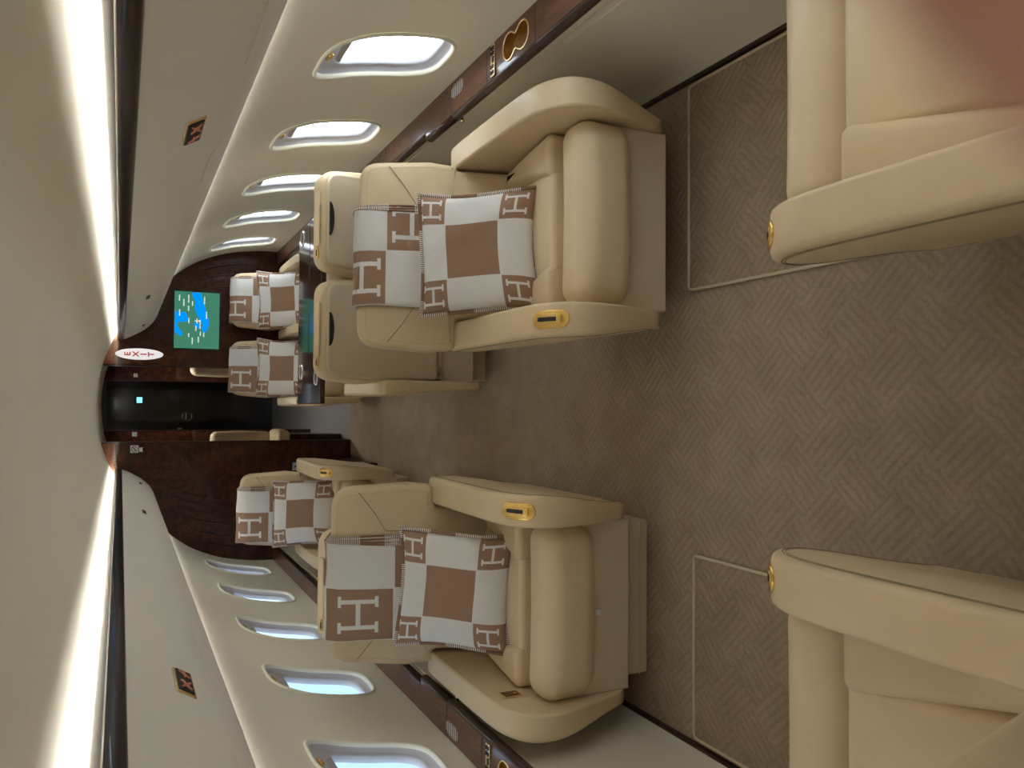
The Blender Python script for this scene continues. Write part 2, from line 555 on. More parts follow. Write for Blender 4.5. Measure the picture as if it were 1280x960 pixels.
def wp(side, y, s, off=0.0):
    p, n = wall_at(s)
    return Vector((side * (p.x + n.x * off), y, p.y + n.y * off))

def build_wall(side):
    bm = new()
    for k, yc in enumerate(WY):
        ya, yb = yc - 0.418, yc + 0.418
        if k == len(WY) - 1: yb = YB
        if k < 2:
            rows = [[wp(side, lerp(ya, yb, i / 4), STOT * j / 24) for j in range(25)] for i in range(5)]
            loft(bm, rows); continue
        na = 72
        angs = sorted([2 * pi * i / na for i in range(na)] + [atan2(sj, si) % (2 * pi) for (si, sj) in
                      [((yb - yc), STOT - SC), ((ya - yc), STOT - SC), ((ya - yc), -SC), ((yb - yc), -SC)]])
        rings = []
        for q in range(9):
            t = (q / 8) ** 1.3; row = []
            for a in angs:
                cx, cy = sup(a); hy, hs = cx * YH, cy * SH
                # outer rectangle along the direction of the angle
                c, s = cos(a), sin(a)
                ty = ((yb - yc) if c > 0 else (yc - ya)) / max(abs(c), 1e-9)
                ts = ((STOT - SC) if s > 0 else SC) / max(abs(s), 1e-9)
                T = min(ty, ts)
                row.append(wp(side, yc + lerp(hy, c * T, t), SC + lerp(hs, s * T, t)))
            row.append(row[0]); rings.append(row)
        loft(bm, rings)
    bmesh.ops.remove_doubles(bm, verts=bm.verts, dist=1e-4)
    return bm

def build_window(side, yc, idx):
    root = thing('window_%d' % idx, None, None, (0, 0, 0), kind='structure')
    na = 72
    def ring(fy, fs, off, n=3.6, ds=0.0):
        r = []
        for i in range(na):
            cx, cy = sup(2 * pi * i / na, n)
            r.append(wp(side, yc + cx * YH * fy, SC + ds + cy * SH * fs, off))
        r.append(r[0]); return r
    bm = new()
    loft(bm, [ring(1.055, 1.04, -0.0005), ring(1.04, 1.03, -0.006), ring(1.01, 1.01, -0.0085), ring(0.975, 0.985, -0.004), ring(0.955, 0.968, 0.006), ring(0.95, 0.965, 0.030)])
    obj('window_lip', bm, M['lip'], root, wn=False)
    bm = new()
    PY, PS, DS = 0.80, 0.76, -0.022
    loft(bm, [ring(0.953, 0.967, 0.006), ring(0.94, 0.955, 0.011), ring(0.92, 0.935, 0.0125), ring(0.90, 0.915, 0.018), ring(0.87, 0.88, 0.020), ring(PY, PS, 0.022, 4, DS), ring(PY * .97, PS * .98, 0.026, 4, DS), ring(PY * .96, PS * .97, 0.045, 4, DS)])
    obj('window_bezel', bm, M['bezel'], root, wn=False)
    bm = new()
    r1 = ring(PY * 0.975, PS * 0.985, 0.036, 4, DS)[:-1]
    c = bm.verts.new(wp(side, yc, SC + DS, 0.036)); V = [bm.verts.new(p) for p in r1]
    mid = [bm.verts.new(p) for p in ring(PY * 0.5, PS * 0.5, 0.036, 4, DS)[:-1]]
    for i in range(na):
        j = (i + 1) % na
        bm.faces.new((V[i], V[j], mid[j], mid[i])); bm.faces.new((mid[i], mid[j], c))
    obj('window_pane', bm, M['glass'], root, wn=False)
    # shade drawn a little way down from the top
    bm = new()
    rows = []
    for i in range(9):
        s = lerp(SC + SH * 0.50, SC + SH * 0.66, i / 8)
        rows.append([wp(side, yc + lerp(-YH * 0.72, YH * 0.72, j / 6), s, 0.030 + 0.0015 * (i % 2)) for j in range(7)])
    loft(bm, rows)
    o = obj('window_shade', bm, M['shade'], root, wn=False)
    so = o.modifiers.new('so', 'SOLIDIFY'); so.thickness = 0.003
    bm = new()
    p, n = wall_at(SC + SH * 0.80)
    base = Vector((p.x, yc, p.y))
    nn = Vector((n.x, 0, n.y)); tt = Vector((-n.y, 0, n.x))
    def fl(v):
        q = base + Vector((0, v.x, 0)) + tt * v.y + nn * (0.016 - v.z)
        return (side * q.x, q.y, q.z)
    puff(bm, (0.030, 0.016, 0.016), 0.005, f=fl)
    puff(bm, (0.036, 0.006, 0.022), 0.002, f=lambda v: fl(v + Vector((0, 0.010, 0))))
    obj('shade_latch', bm, M['gold'], root)
    return root

struct('wall_right', build_wall(1), M['wallfab'], wn=False)
struct('wall_left', build_wall(-1), M['wallfab'], wn=False)
wi = 1
for side in (1, -1):
    for yc in WY[2:]:
        build_window(side, yc, wi); wi += 1

# lower side panels
for nm, side in (('trim_1', 1), ('trim_2', -1)):
    bm = new()
    prof = [(1.056, 0.548), (1.058, 0.53), (1.058, 0.50), (1.058, 0.12), (1.043, 0.012)]
    prof = [(p.x, p.y) for p in catmull(prof, 4)]
    loft(bm, [[(side * x, YA + (YB - YA) * i / 20, z) for (x, z) in prof] for i in range(21)])
    # thickness back to the frame
    loft(bm, [[(side * 1.05, YA + (YB - YA) * i / 20, 0.53), (side * 1.16, YA + (YB - YA) * i / 20, 0.53), (side * 1.16, YA + (YB - YA) * i / 20, 0.012)] for i in range(21)])
    # access panel seam
    if side > 0:
        for (a, b) in (((0.500, 2.05), (0.500, 0.9)), ((0.500, 2.05), (0.47, 2.05)), ((0.47, 2.05), (0.47, 0.9))):
            tube(bm, [(1.0575, a[1], a[0]), (1.0575, b[1], b[0])], 0.0012, 6, mat=1)
    struct(nm, bm, [M['dado'], M['wallfab']], wn=False)
for nm, side in (('baseboard_right', 1), ('baseboard_left', -1)):
    bm = new(); box(bm, min(side * 1.035, side * 1.06), max(side * 1.035, side * 1.06), YA, YB, 0.0, 0.022, 0.004)
    struct(nm, bm, M['nose'])

# floor
bm = new()
n = 30
rows = [[(lerp(-1.06, 1.06, j / 6), lerp(YA, YB, i / n), 0.0) for j in range(7)] for i in range(n + 1)]
loft(bm, rows)
struct('floor', bm, M['carpet'], wn=False)

# ceiling: arched headliner running out over the cove on both sides
CEIL = [(0, 1.777), (0.13, 1.770), (0.265, 1.748), (0.38, 1.710), (0.48, 1.667), (0.56, 1.626), (0.62, 1.585), (0.66, 1.54)]
CEILP = catmull(CEIL, 6)
full = [(-p.x, p.y) for p in reversed(CEILP)] + [(p.x, p.y) for p in CEILP[1:]]
bm = new()
loft(bm, [[(x, lerp(YA, 7.84, i / 40), z) for (x, z) in full] for i in range(41)])
o = struct('ceiling', bm, M['ceiling'], wn=False)
so = o.modifiers.new('so', 'SOLIDIFY'); so.thickness = 0.02; so.offset = 1 

# valance panels (overhead) with their wood rail, cove lamp behind
BIN = catmull([(0.918, 1.305), (0.915, 1.3135), (0.80, 1.355), (0.70, 1.383), (0.60, 1.420), (0.535, 1.475), (0.495, 1.535), (0.470, 1.580), (0.455, 1.613)], 5)
def bin_pt(t):   # t 0..1 along
    k = t * (len(BIN) - 1); i = min(int(k), len(BIN) - 2); return BIN[i].lerp(BIN[i + 1], k - i)
def bin_at_z(z):
    for i in range(1, len(BIN)):
        if BIN[i].y >= z:
            t = (z - BIN[i - 1].y) / max(1e-9, BIN[i].y - BIN[i - 1].y)
            p = BIN[i - 1].lerp(BIN[i], t); d = (BIN[i] - BIN[i - 1]).normalized()
            return p, d, Vector((-d.y, d.x))    # point, up-tangent, normal toward the aisle (x small)
    return BIN[-1], Vector((0, 1)), Vector((-1, 0))

for side, lab in ((1, 'long cream overhead side panel above the windows behind the two-seat conference group'),
                  (-1, 'long cream overhead side panel above the windows of the single-seat side')):
    root = thing('overhead_panel', lab, 'overhead panel', (side * 0.7, 2.5, 1.30), group=None)
    inv = Vector((side * 0.7, 2.5, 1.30))
    def L(x, y, z): return Vector((side * x, y, z)) - inv
    bm = new()
    loft(bm, [[L(p.x, lerp(YA, YB, i / 30), p.y) for p in BIN] for i in range(31)])
    # return under the edge, to the wall
    loft(bm, [[L(0.918, y, 1.305), L(0.93, y, 1.312), L(0.935, y, 1.36)] for y in (YA, YB)])
    # hatch seam lines
    for (y0, y1, z) in ((0.6, 1.36, 1.458), (1.90, 2.12, 1.462)):
        tube(bm, [L(bin_at_z(z)[0].x, y, z) for y in (y0, y1)], 0.0014, 6, mat=1)
    pts = [L(bin_at_z(z)[0].x, y, z) for (y, z) in ((1.90, 1.462), (1.80, 1.445), (1.70, 1.40))]
    tube(bm, pts, 0.0012, 6, mat=1)
    o = obj('panel_skin', bm, [M['bin'], M['dado']], root, wn=False)
    # fasten-belt sign
    def plate(yc, zc, wy, hz, th, mtl, name, lift=0.0, r=0.004):
        bm = new(); p, d, nn = bin_at_z(zc)
        def fl(v):
            q = Vector((p.x, p.y)) + d * v.y + nn * (v.z + lift)
            return L(q.x, yc + v.x, q.y)
        puff(bm, (wy, hz, th), min(r, th * 0.45), f=fl)
        return obj(name, bm, mtl, root), fl
    y0 = 1.60
    plate(y0, 1.518, 0.135, 0.040, 0.008, M['goldrim'], 'belt_sign_frame')
    _, fl = plate(y0, 1.518, 0.122, 0.031, 0.006, M['dark'], 'belt_sign', lift=0.003)
    bm = new()
    sg = side
    def P2(a, b): return fl(Vector((a, b, 0.0045)))
    # belt: two straps with a buckle, and a cigarette with a bar
    def stroke(pts, r=0.0016): tube(bm, [P2(*q) for q in pts], r, 6)
    for cx in (-0.030,):
        stroke([(cx - 0.018, -0.009), (cx - 0.006, 0.001), (cx - 0.018, 0.009)])
        stroke([(cx + 0.018, -0.009), (cx + 0.006, 0.001), (cx + 0.018, 0.009)])
        stroke([(cx - 0.006, -0.004), (cx + 0.006, -0.004), (cx + 0.006, 0.004), (cx - 0.006, 0.004), (cx - 0.006, -0.004)])
    obj('belt_symbol', bm, M['beltglow'], root)
    bm = new()
    stroke([(0.018, 0), (0.046, 0)], 0.002)
    stroke([(0.020, -0.010), (0.044, 0.010)])
    obj('no_smoking_symbol', bm, M['beltglow'], root)
    # air outlets
    for (yy, zz, wy) in ((4.18, 1.522, 0.10), (5.80, 1.505, 0.08)):
        plate(yy, zz, wy, 0.018, 0.006, M['dark'], 'air_vent', lift=0.001)
    # wood rail with bright bead
    bm = new()
    rail = [(0.455, 1.613), (0.447, 1.616), (0.446, 1.6425)]
    rail2 = [(0.4465, 1.6425), (0.451, 1.656), (0.460, 1.6605), (0.470, 1.656), (0.472, 1.60)]
    ys = [lerp(YA, YB, i / 30) for i in range(31)]
    loft(bm, [[L(x, y, z) for (x, z) in rail] for y in ys])
    loft(bm, [[L(x, y, z) for (x, z) in rail2] for y in ys])
    obj('wood_rail', bm, M['band'], root, wn=False)
    bm = new(); tube(bm, [L(0.4455, y, 1.6430) for y in (YA, YB)], 0.0014, 8)
    obj('bead', bm, M['chrome'], root, wn=False)
    # cove trough and lamp
    bm = new()
    loft(bm, [[L(0.472, y, 1.60), L(0.50, y, 1.592), L(0.64, y, 1.575)] for y in (YA, YB)])
    obj('cove_trough', bm, M['bin'], root, wn=False)
    bm = new()
    tube(bm, [L(0.525, y, 1.612) for y in (YA + 0.02, YB - 0.03)], 0.009, 10)
    obj('cove_lamp', bm, M['cove'], root, wn=False)

# side ledges with built-ins
def stadium8(cx, cy, r, d, grow=0.0, angs=None):
    '''smooth figure of eight outline around (cx, cy), long axis along the second coordinate'''
    pts = []
    for a in angs:
        c, q = cos(a), sin(a); lo, hi = 0.0, d + r * 2
        for _ in range(40):
            m = (lo + hi) / 2; x, y = c * m, q * m
            fv = r * r / (x * x + (y - d) ** 2 + 1e-9) + r * r / (x * x + (y + d) ** 2 + 1e-9)
            if fv > 0.80: lo = m
            else: hi = m
        pts.append((cx + c * (lo + grow), cy + q * (lo + grow)))
    return pts

for side, lab in ((1, 'dark wood side ledge with gold cup holder under the windows on the conference side'),
                  (-1, 'dark wood side ledge under the windows beside the pillow seat with the ashtray arm')):
    root = thing('side_ledge', lab, 'ledge', (side * 1.09, 2.5, 0.53))
    inv = Vector((side * 1.09, 2.5, 0.53))
    def L(x, y, z): return Vector((side * x, y, z)) - inv
    bm = new()
    ystep = 2.975; yc8 = 2.175; XC = 1.098
    def slabsec(ya, yb, xi, lid=True):
        prof = [(1.1555, 0.582), (1.1555, 0.552), (xi, 0.552), (xi, 0.578)]
        A = [bm.verts.new(L(x, ya, z)) for (x, z) in prof]; B = [bm.verts.new(L(x, yb, z)) for (x, z) in prof]
        for i in range(4 if lid else 3): bm.faces.new((A[i], A[(i + 1) % 4], B[(i + 1) % 4], B[i]))
        bm.faces.new(A[::-1]); bm.faces.new(B)
    slabsec(YA, 2.052, 1.040); slabsec(2.052, 2.298, 1.040, False); slabsec(2.298, ystep, 1.040); slabsec(ystep, YB, 1.058)
    # top of the cup-holder section with the opening in it
    y0, y1, x0, x1 = 2.052, 2.298, 1.040, 1.1555
    na = 96
    angs = sorted([2 * pi * i / na for i in range(na)] + [atan2(yy - yc8, xx - XC) % (2 * pi) for xx in (x0, x1) for yy in (y0, y1)])
    hole = stadium8(XC, yc8, 0.033, 0.047, 0.0, angs)
    def zt(x): return lerp(0.578, 0.582, (x - 1.040) / 0.1155)
    outr = []
    for a in angs:
        c, q = cos(a), sin(a)
        T = min(((x1 - XC) if c > 0 else (XC - x0)) / max(abs(c), 1e-9), ((y1 - yc8) if q > 0 else (yc8 - y0)) / max(abs(q), 1e-9))
        outr.append((XC + c * T, yc8 + q * T))
    rows = [[L(x, y, zt(x)) for (x, y) in hole + hole[:1]], [L(x, y, zt(x)) for (x, y) in outr + outr[:1]]]
    loft(bm, rows)
    top = obj('ledge_top', bm, M['ledgewood'], root, smooth=False)
    bm = new()
    loft(bm, [[L(x, y, z if z else zt(x)) for (x, y) in hole + hole[:1]] for z in (0, 0.55, 0.51)])
    cb = bm.verts.new(L(XC, yc8, 0.51)); base = [bm.verts.new(L(x, y, 0.51)) for (x, y) in hole]
    for i in range(len(base)): bm.faces.new((base[i], base[(i + 1) % len(base)], cb))
    obj('cup_well', bm, M['gold'], root, wn=False, label='deep gold double cup holder well')
    bm = new()
    tube(bm, [L(x, y, zt(x) + 0.001) for (x, y) in stadium8(XC, yc8, 0.033, 0.047, 0.001, angs)], 0.0034, 8, closed=True)
    obj('cup_holder_rim', bm, M['goldrim'], root, wn=False)
    # control panel
    bm = new()
    def Lv(v, cx, cy, cz): return L(cx + v.x, cy + v.y, cz + v.z)
    cp = 2.338
    puff(bm, (0.105, 0.030, 0.005), 0.002, f=lambda v: Lv(v, 1.100, cp, 0.582))
    cpo = obj('control_panel', bm, M['goldrim'], root, label='gold control panel with dark buttons')
    for k, xx in enumerate((-0.040, -0.022, 0.0, 0.022, 0.038)):
        for yy in (-0.007, 0.007):
            if k == 2 and yy > 0: continue
            bm = new(); puff(bm, (0.011 if k != 2 else 0.02, 0.008, 0.004), 0.0015, f=lambda v: Lv(v, 1.100 + xx, cp + yy, 0.5855))
            obj('button', bm, M['dark'], cpo)
    # placard: rows of small print
    bm = new()
    for k in range(9):
        ln = (0.03, 0.045, 0.05, 0.048, 0.05, 0.046, 0.05, 0.044, 0.03)[k]
        if k == 1 or k == 7: pass
        box(bm, 0, 0, 0, 0, 0, 0) if False else puff(bm, (ln, 0.0038, 0.0008), 0.0003, (1, 1, 1), 1,
            f=lambda v: Lv(v, 1.118, 2.595 + k * 0.0125, 0.5815))
    obj('placard', bm, M['print'], root, smooth=False, label='small white printed notice')
    # table-leaf lid seams
    for (x0, y0, x1, y1) in ((1.042, 2.70, 1.150, 2.70), (1.042, 2.39, 1.152, 2.39), (1.042, 2.05, 1.155, 2.05), (1.138, 2.39, 1.138, 2.70), (1.042, 1.3, 1.155, 1.3), (1.068, 3.5, 1.155, 3.5), (1.068, 4.3, 1.155, 4.3)):
        bm = new(); tube(bm, [L(x0, y0, 0.5788), L(x1, y1, 0.5815)], 0.0013, 6)
        obj('lid_seam', bm, M['groove'], root)
    # rounded nose along the inner edge
    bm = new()
    def nose(xi, ya, yb):
        prof = [(xi + 0.004, 0.5795), (xi - 0.006, 0.578), (xi - 0.013, 0.569), (xi - 0.013, 0.555), (xi - 0.006, 0.546), (xi + 0.012, 0.543), (xi + 0.02, 0.56)]
        prof = smooth_closed(prof, 3)
        A = [bm.verts.new(L(x, ya, z)) for (x, z) in prof]; B = [bm.verts.new(L(x, yb, z)) for (x, z) in prof]
        m = len(prof)
        for i in range(m): bm.faces.new((A[i], A[(i + 1) % m], B[(i + 1) % m], B[i]))
        bm.faces.new(A[::-1]); bm.faces.new(B)
    for (a, b) in ((YA, 2.045), (2.050, 2.696), (2.701, ystep)): nose(1.040, a, b)
    nose(1.062, ystep + 0.004, 4.5); nose(1.062, 4.505, YB)
    obj('ledge_nose', bm, M['nose'], root)
    bm = new()
    tube(bm, [L(1.045, 2.70, 0.540), L(1.030, 2.70, 0.536), L(1.024, 2.70, 0.545)], 0.006, 8)
    obj('table_catch', bm, M['goldrim'], root)

# ------------------------------------------------------------------ forward bulkhead
DW = 0.272
def bulkhead(name, y, dw, mtl, headmat, th=0.05, zsplit=1.62):
    bm = new()
    outer = [(1.058, 0.0), (1.058, 0.53), (1.157, 0.575)] + [(p.x, p.y) for p in WALL[1:-8]] + [(0.93, 1.30), (0.80, 1.45), (0.66, 1.54)]
    outer += [(p.x, p.y) for p in reversed(CEILP) if p.x < 0.66 and p.x > dw]
    for sg in (-1, 1):
        pts = [(sg * dw, 0.0)] + [(sg * x, z) for (x, z) in outer] + [(sg * dw, 1.748)]
        if sg < 0: pts = pts[::-1]
        lo = [bm.verts.new((p[0], y, p[1])) for p in pts]; hi = [bm.verts.new((p[0], y + th, p[1])) for p in pts]
        m = len(pts)
        for i in range(m): bm.faces.new((lo[i], lo[(i + 1) % m], hi[(i + 1) % m], hi[i]))
        bm.faces.new(lo[::-1]); bm.faces.new(hi)
    return struct(name, bm, mtl, smooth=False)
bulkhead('wall_front', YB, DW, M['burl'], None)

# lighter burl header above the rail line, curved relief grooves, door edge strips
for nm, sg in (('trim_3', 1), ('trim_4', -1)):
    bm = new()
    pts = [(DW, 1.650)] + [(p.x, p.y - 0.002) for p in CEILP if DW < p.x < 0.475] [::-1][::-1]
    top = [(p.x, p.y - 0.001) for p in CEILP if DW < p.x < 0.478]
    poly = [(DW, 1.660)] + [(0.40, 1.652), (0.478, 1.640)] + top[::-1] + [(DW, 1.744)]
    prism(bm, [(sg * x, YB - 0.006, z) for (x, z) in poly], (0, 1, 0), 0.008)
    struct(nm, bm, M['burl_red'], smooth=False)
    bm = new(); box(bm, sg * DW - 0.006, sg * DW + 0.006, YB - 0.008, YB + 0.055, 0.0, 1.742, 0.002)
    struct('trim_5' if sg > 0 else 'trim_6', bm, M['chrome'] if False else M['nose'])
def groove(sg, a, b, nm):
    pts = catmull([(a[0], a[1]), (lerp(a[0], b[0], .5) + 0.012, lerp(a[1], b[1], .5)), (b[0], b[1]), (b[0] - 0.008, b[1] - 0.02)], 6)
    bm = new(); tube(bm, [(sg * p.x, YB - 0.001, p.y) for p in pts], 0.006, 8)
    return struct(nm, bm, M['burl'])
GR = [((0.58, 1.309), (0.665, 1.072)), ((0.654, 1.286), (0.722, 1.054)), ((0.724, 1.248), (0.788, 0.999)), ((0.795, 1.215), (0.875, 0.898)), ((0.888, 1.176), (0.964, 0.874)), ((0.985, 1.094), (1.045, 0.80))]
k = 7
for sg in (-1, 1):
    for (a, b) in GR:
        if sg > 0 and a[0] < 0.78: continue
        groove(sg, a, b, 'trim_%d' % k); k += 1

# bulkhead-mounted things
def on_front(x, z, y=YB): return Vector((x, y, z))
root = thing('wall_monitor', 'lit moving-map screen showing blue lakes on the wood bulkhead', 'screen', (0.61, YB, 1.14))
bm = new(); box(bm, -0.215, 0.215, -0.004, 0.0, -0.165, 0.165, 0.002); obj('bezel', bm, M['dark'], root)
bm = new(); box(bm, -0.205, 0.205, -0.0065, -0.003, -0.153, 0.153, 0.001); scr = obj('screen', bm, M['map_land'], root, smooth=False)
def mp(x, y): return ((760 - y) / 560 * 0.41 - 0.205, 0.153 - (x - 150) / 445 * 0.306)
LK = [[(325, 205), (400, 205), (418, 250), (432, 300), (450, 350), (462, 400), (480, 440), (490, 490), (482, 550), (455, 590), (440, 600), (425, 580), (418, 555), (428, 525), (402, 470), (370, 420), (348, 350), (352, 300), (330, 250)],
      [(150, 395), (185, 410), (250, 405), (270, 430), (282, 465), (300, 485), (275, 495), (200, 503), (178, 520), (190, 560), (225, 600), (230, 630), (205, 640), (175, 610), (150, 580)],
      [(345, 515), (375, 500), (400, 540), (385, 555), (360, 545)]]
for pl in LK:
    bm = new(); q = [mp(*p) for p in pl]
    sm = smooth_closed(q, 3)
    prism(bm, [(a, -0.0063, b) for (a, b) in sm if abs(a) <= 0.2049 and abs(b) <= 0.1529], (0, -1, 0), 0.0008)
    obj('lake', bm, M['map_water'], scr, smooth=False)
for (x, y, ln) in ((197, 265, 60), (240, 310, 70), (287, 270, 80), (287, 365, 50), (325, 315, 50), (443, 280, 75), (200, 410, 65), (465, 425, 70), (292, 485, 55), (403, 520, 90), (362, 560, 50), (407, 610, 45), (440, 620, 45), (292, 630, 35), (328, 685, 65), (388, 670, 60)):
    a, b = mp(x, y); w = ln / 560 * 0.41; nch = max(3, int(w / 0.007))
    top = []
    for i in range(nch):
        x_0 = a - w / 2 + w * i / nch; x_1 = x_0 + w / nch * 0.72; hh = 0.0030 if (i * 7 + x) % 3 else 0.0048
        top += [(x_0, b + hh), (x_1, b + hh * 0.9), (x_1 + 0.0001, b - 0.0015), (x_0 + w / nch - 0.0001, b - 0.0015)]
    poly = [(a - w / 2, b - 0.0036)] + top + [(a + w / 2, b - 0.0036)]
    bm = new(); prism(bm, [(p[0], -0.0072, p[1]) for p in poly], (0, -1, 0), 0.0006)
    obj('map_label', bm, M['map_text'], scr, smooth=False)
bm = new()
a, b = mp(375, 487)
for (dx, dz, w, h) in ((0, 0, 0.006, 0.034), (0, 0.002, 0.034, 0.006), (0, -0.014, 0.016, 0.005)):
    puff(bm, (w, 0.0006, h), 0.0002, (1, 1, 1), 1, f=lambda v: (v.x + a + dx, v.y - 0.0076, v.z + b + dz))
obj('aircraft_marker', bm, M['map_text'], scr, smooth=False)

root = thing('exit_sign', 'white oval sign with red stacked EXIT letters beside the doorway', 'sign', (0.352, YB, 1.515))
bm = new()
pts = [(0.040 * cos(2 * pi * i / 48), 0.155 * sin(2 * pi * i / 48)) for i in range(48)]
slab(bm, pts, 0.0, 0.008, 0.0, 0.003, f=lambda a, b, w: (a, -w, b)); obj('sign_plate', bm, M['signwhite'], root)
for ch, z in (('E', 0.075), ('X', 0.022), ('I', -0.028), ('T', -0.076)):
    bm = text_mesh(ch, 0.054, off=0.0014); bmesh.ops.transform(bm, matrix=Matrix.Translation((0, -0.0085, z)) @ Matrix.Rotation(pi / 2, 4, 'X'), verts=bm.verts)
    obj('letter', bm, M['signred'], root, smooth=False)

def nosmoke(loc, s, lab):
    root = thing('no_smoking_sign', lab, 'sign', loc)
    bm = new(); puff(bm, (s, 0.003, s), 0.001, f=lambda v: (v.x, v.y - 0.0015, v.z)); obj('sign_plate', bm, M['print'], root)
    bm = new(); tube(bm, [(0.36 * s * cos(2 * pi * i / 24), -0.0035, 0.36 * s * sin(2 * pi * i / 24)) for i in range(24)], s * 0.045, 6, closed=True)
    tube(bm, [(-0.25 * s, -0.0035, -0.25 * s), (0.25 * s, -0.0035, 0.25 * s)], s * 0.045, 6)
    tube(bm, [(-0.2 * s, -0.0035, 0), (0.2 * s, -0.0035, 0)], s * 0.05, 6)
    obj('sign_symbol', bm, M['dark'], root)
nosmoke((-0.316, YB, 1.536), 0.052, 'larger white no smoking sign on the wood bulkhead left of the doorway')
root = thing('reading_switch', 'small white switch below the larger no smoking sign', 'switch', (-0.320, YB, 1.492))
bm = new(); puff(bm, (0.03, 0.008, 0.026), 0.003, f=lambda v: (v.x, v.y - 0.003, v.z)); obj('switch_plate', bm, M['print'], root)
bm = new(); puff(bm, (0.024, 0.006, 0.012), 0.002, f=lambda v: (v.x, v.y - 0.006, v.z - 0.014)); obj('switch_rocker', bm, M['black'], root)
root = thing('socket_cover', 'small pale blue socket cover low on the bulkhead beside a cream armrest', 'socket', (-0.465, YB, 0.41))
bm = new(); puff(bm, (0.06, 0.010, 0.07), 0.004, f=lambda v: (v.x, v.y - 0.004, v.z)); obj('cover_plate', bm, mat('pale_blue', (0.42, 0.52, 0.58), 0.3), root)
bm = new(); disc(bm, (0, -0.009, 0.012), 0.008, (0, -1, 0)); obj('socket_hole', bm, M['dark'], root)

# ------------------------------------------------------------------ vestibule and galley beyond the doorway
bm = new()
Y2 = 7.8; YE = 10.2
rows = [[(x, y, 0.0) for x in (-0.6, 0, 0.6)] for y in (YB, YE)]
loft(bm, rows); tag(struct('floor_vestibule', bm, M['galleyfloor'], wn=False), kind='structure')
for nm, sg in (('wall_vestibule_right', 1), ('wall_vestibule_left', -1)):
    bm = new(); box(bm, min(sg * 0.60, sg * 0.66), max(sg * 0.60, sg * 0.66), YB + 0.05, YE, 0, 1.80, 0.003)
    struct(nm, bm, M['burl'])
# second partition with its own opening
for nm, sg, xi in (('wall_galley_right', 1, 0.205), ('wall_galley_left', -1, 0.232)):
    bm = new(); box(bm, min(sg * xi, sg * 0.60), max(sg * xi, sg * 0.60), Y2, Y2 + 0.04, 0, 1.79, 0.003)
    struct(nm, bm, M['burl'])
    bm = new(); box(bm, sg * xi - 0.005, sg * xi + 0.005, Y2 - 0.006, Y2 + 0.045, 0, 1.74, 0.002)
    struct('trim_%d' % (20 if sg > 0 else 21), bm, M['nose'])
bm = new()
box(bm, -0.66, 0.66, Y2 + 0.05, YE, 1.80, 1.82, 0.002); box(bm, -0.66, 0.66, Y2 + 0.045, Y2 + 0.055, 1.742, 1.85, 0.002); struct('ceiling_galley', bm, M['black'])
nosmoke((0.205 + 0.045, Y2, 1.515), 0.030, 'tiny white no smoking sign on the inner partition right of the galley opening')
nosmoke((-0.232 - 0.03, Y2, 1.515), 0.036, 'small white no smoking sign on the inner partition left of the galley opening')
# galley cupboards: black units both sides
for sg, lab in ((1, 'black gloss galley cabinet lining the right of the far corridor'), (-1, 'black gloss galley cabinet lining the left of the far corridor')):
    root = thing('galley_cabinet', lab, 'cabinet', (sg * 0.44, 8.98, 0))
    bm = new(); puff(bm, (0.31, 2.2, 1.78), 0.01, f=lambda v: (v.x, v.y, v.z + 0.89)); obj('cabinet_body', bm, M['black'], root)
    for i in range(3):
        bm = new(); puff(bm, (0.012, 0.66, 0.75), 0.004, f=lambda v: (v.x - sg * 0.158, v.y - 0.72 + 0.72 * i, v.z + 1.2)); d = obj('cabinet_door', bm, M['black'], root)
        bm = new(); puff(bm, (0.014, 0.016, 0.05), 0.004, f=lambda v: (v.x - sg * 0.168, v.y - 0.45 + 0.72 * i, v.z + 1.02)); obj('knob', bm, M['chrome'], d)
root = thing('galley_display', 'small glowing blue galley display high in the dark corridor', 'display', (0.045, 9.95, 1.44))
bm = new(); puff(bm, (0.09, 0.02, 0.10), 0.005, f=lambda v: v); obj('display_frame', bm, M['black'], root)
bm = new(); puff(bm, (0.060, 0.004, 0.055), 0.001, f=lambda v: (v.x, v.y - 0.011, v.z)); obj('display_screen', bm, M['bluelamp'], root)
root = tag(thing('door_1', None, None, (0, 9.98, 0)), kind='structure')
bm = new(); box(bm, -0.60, 0.60, 0, 0.05, 0, 1.79, 0.004); obj('door_leaf', bm, M['black'], root)
bm = new(); tube(bm, [(-0.135 + 0.052 * cos(2 * pi * i / 32), -0.004, 0.945 + 0.052 * sin(2 * pi * i / 32)) for i in range(32)], 0.004, 8, closed=True)
for i in range(5): puff(bm, (0.012, 0.004, 0.012), 0.002, f=lambda v: (v.x - 0.165 + 0.015 * i, v.y - 0.004, v.z + 0.955))
obj('door_emblem', bm, M['goldrim'], root)
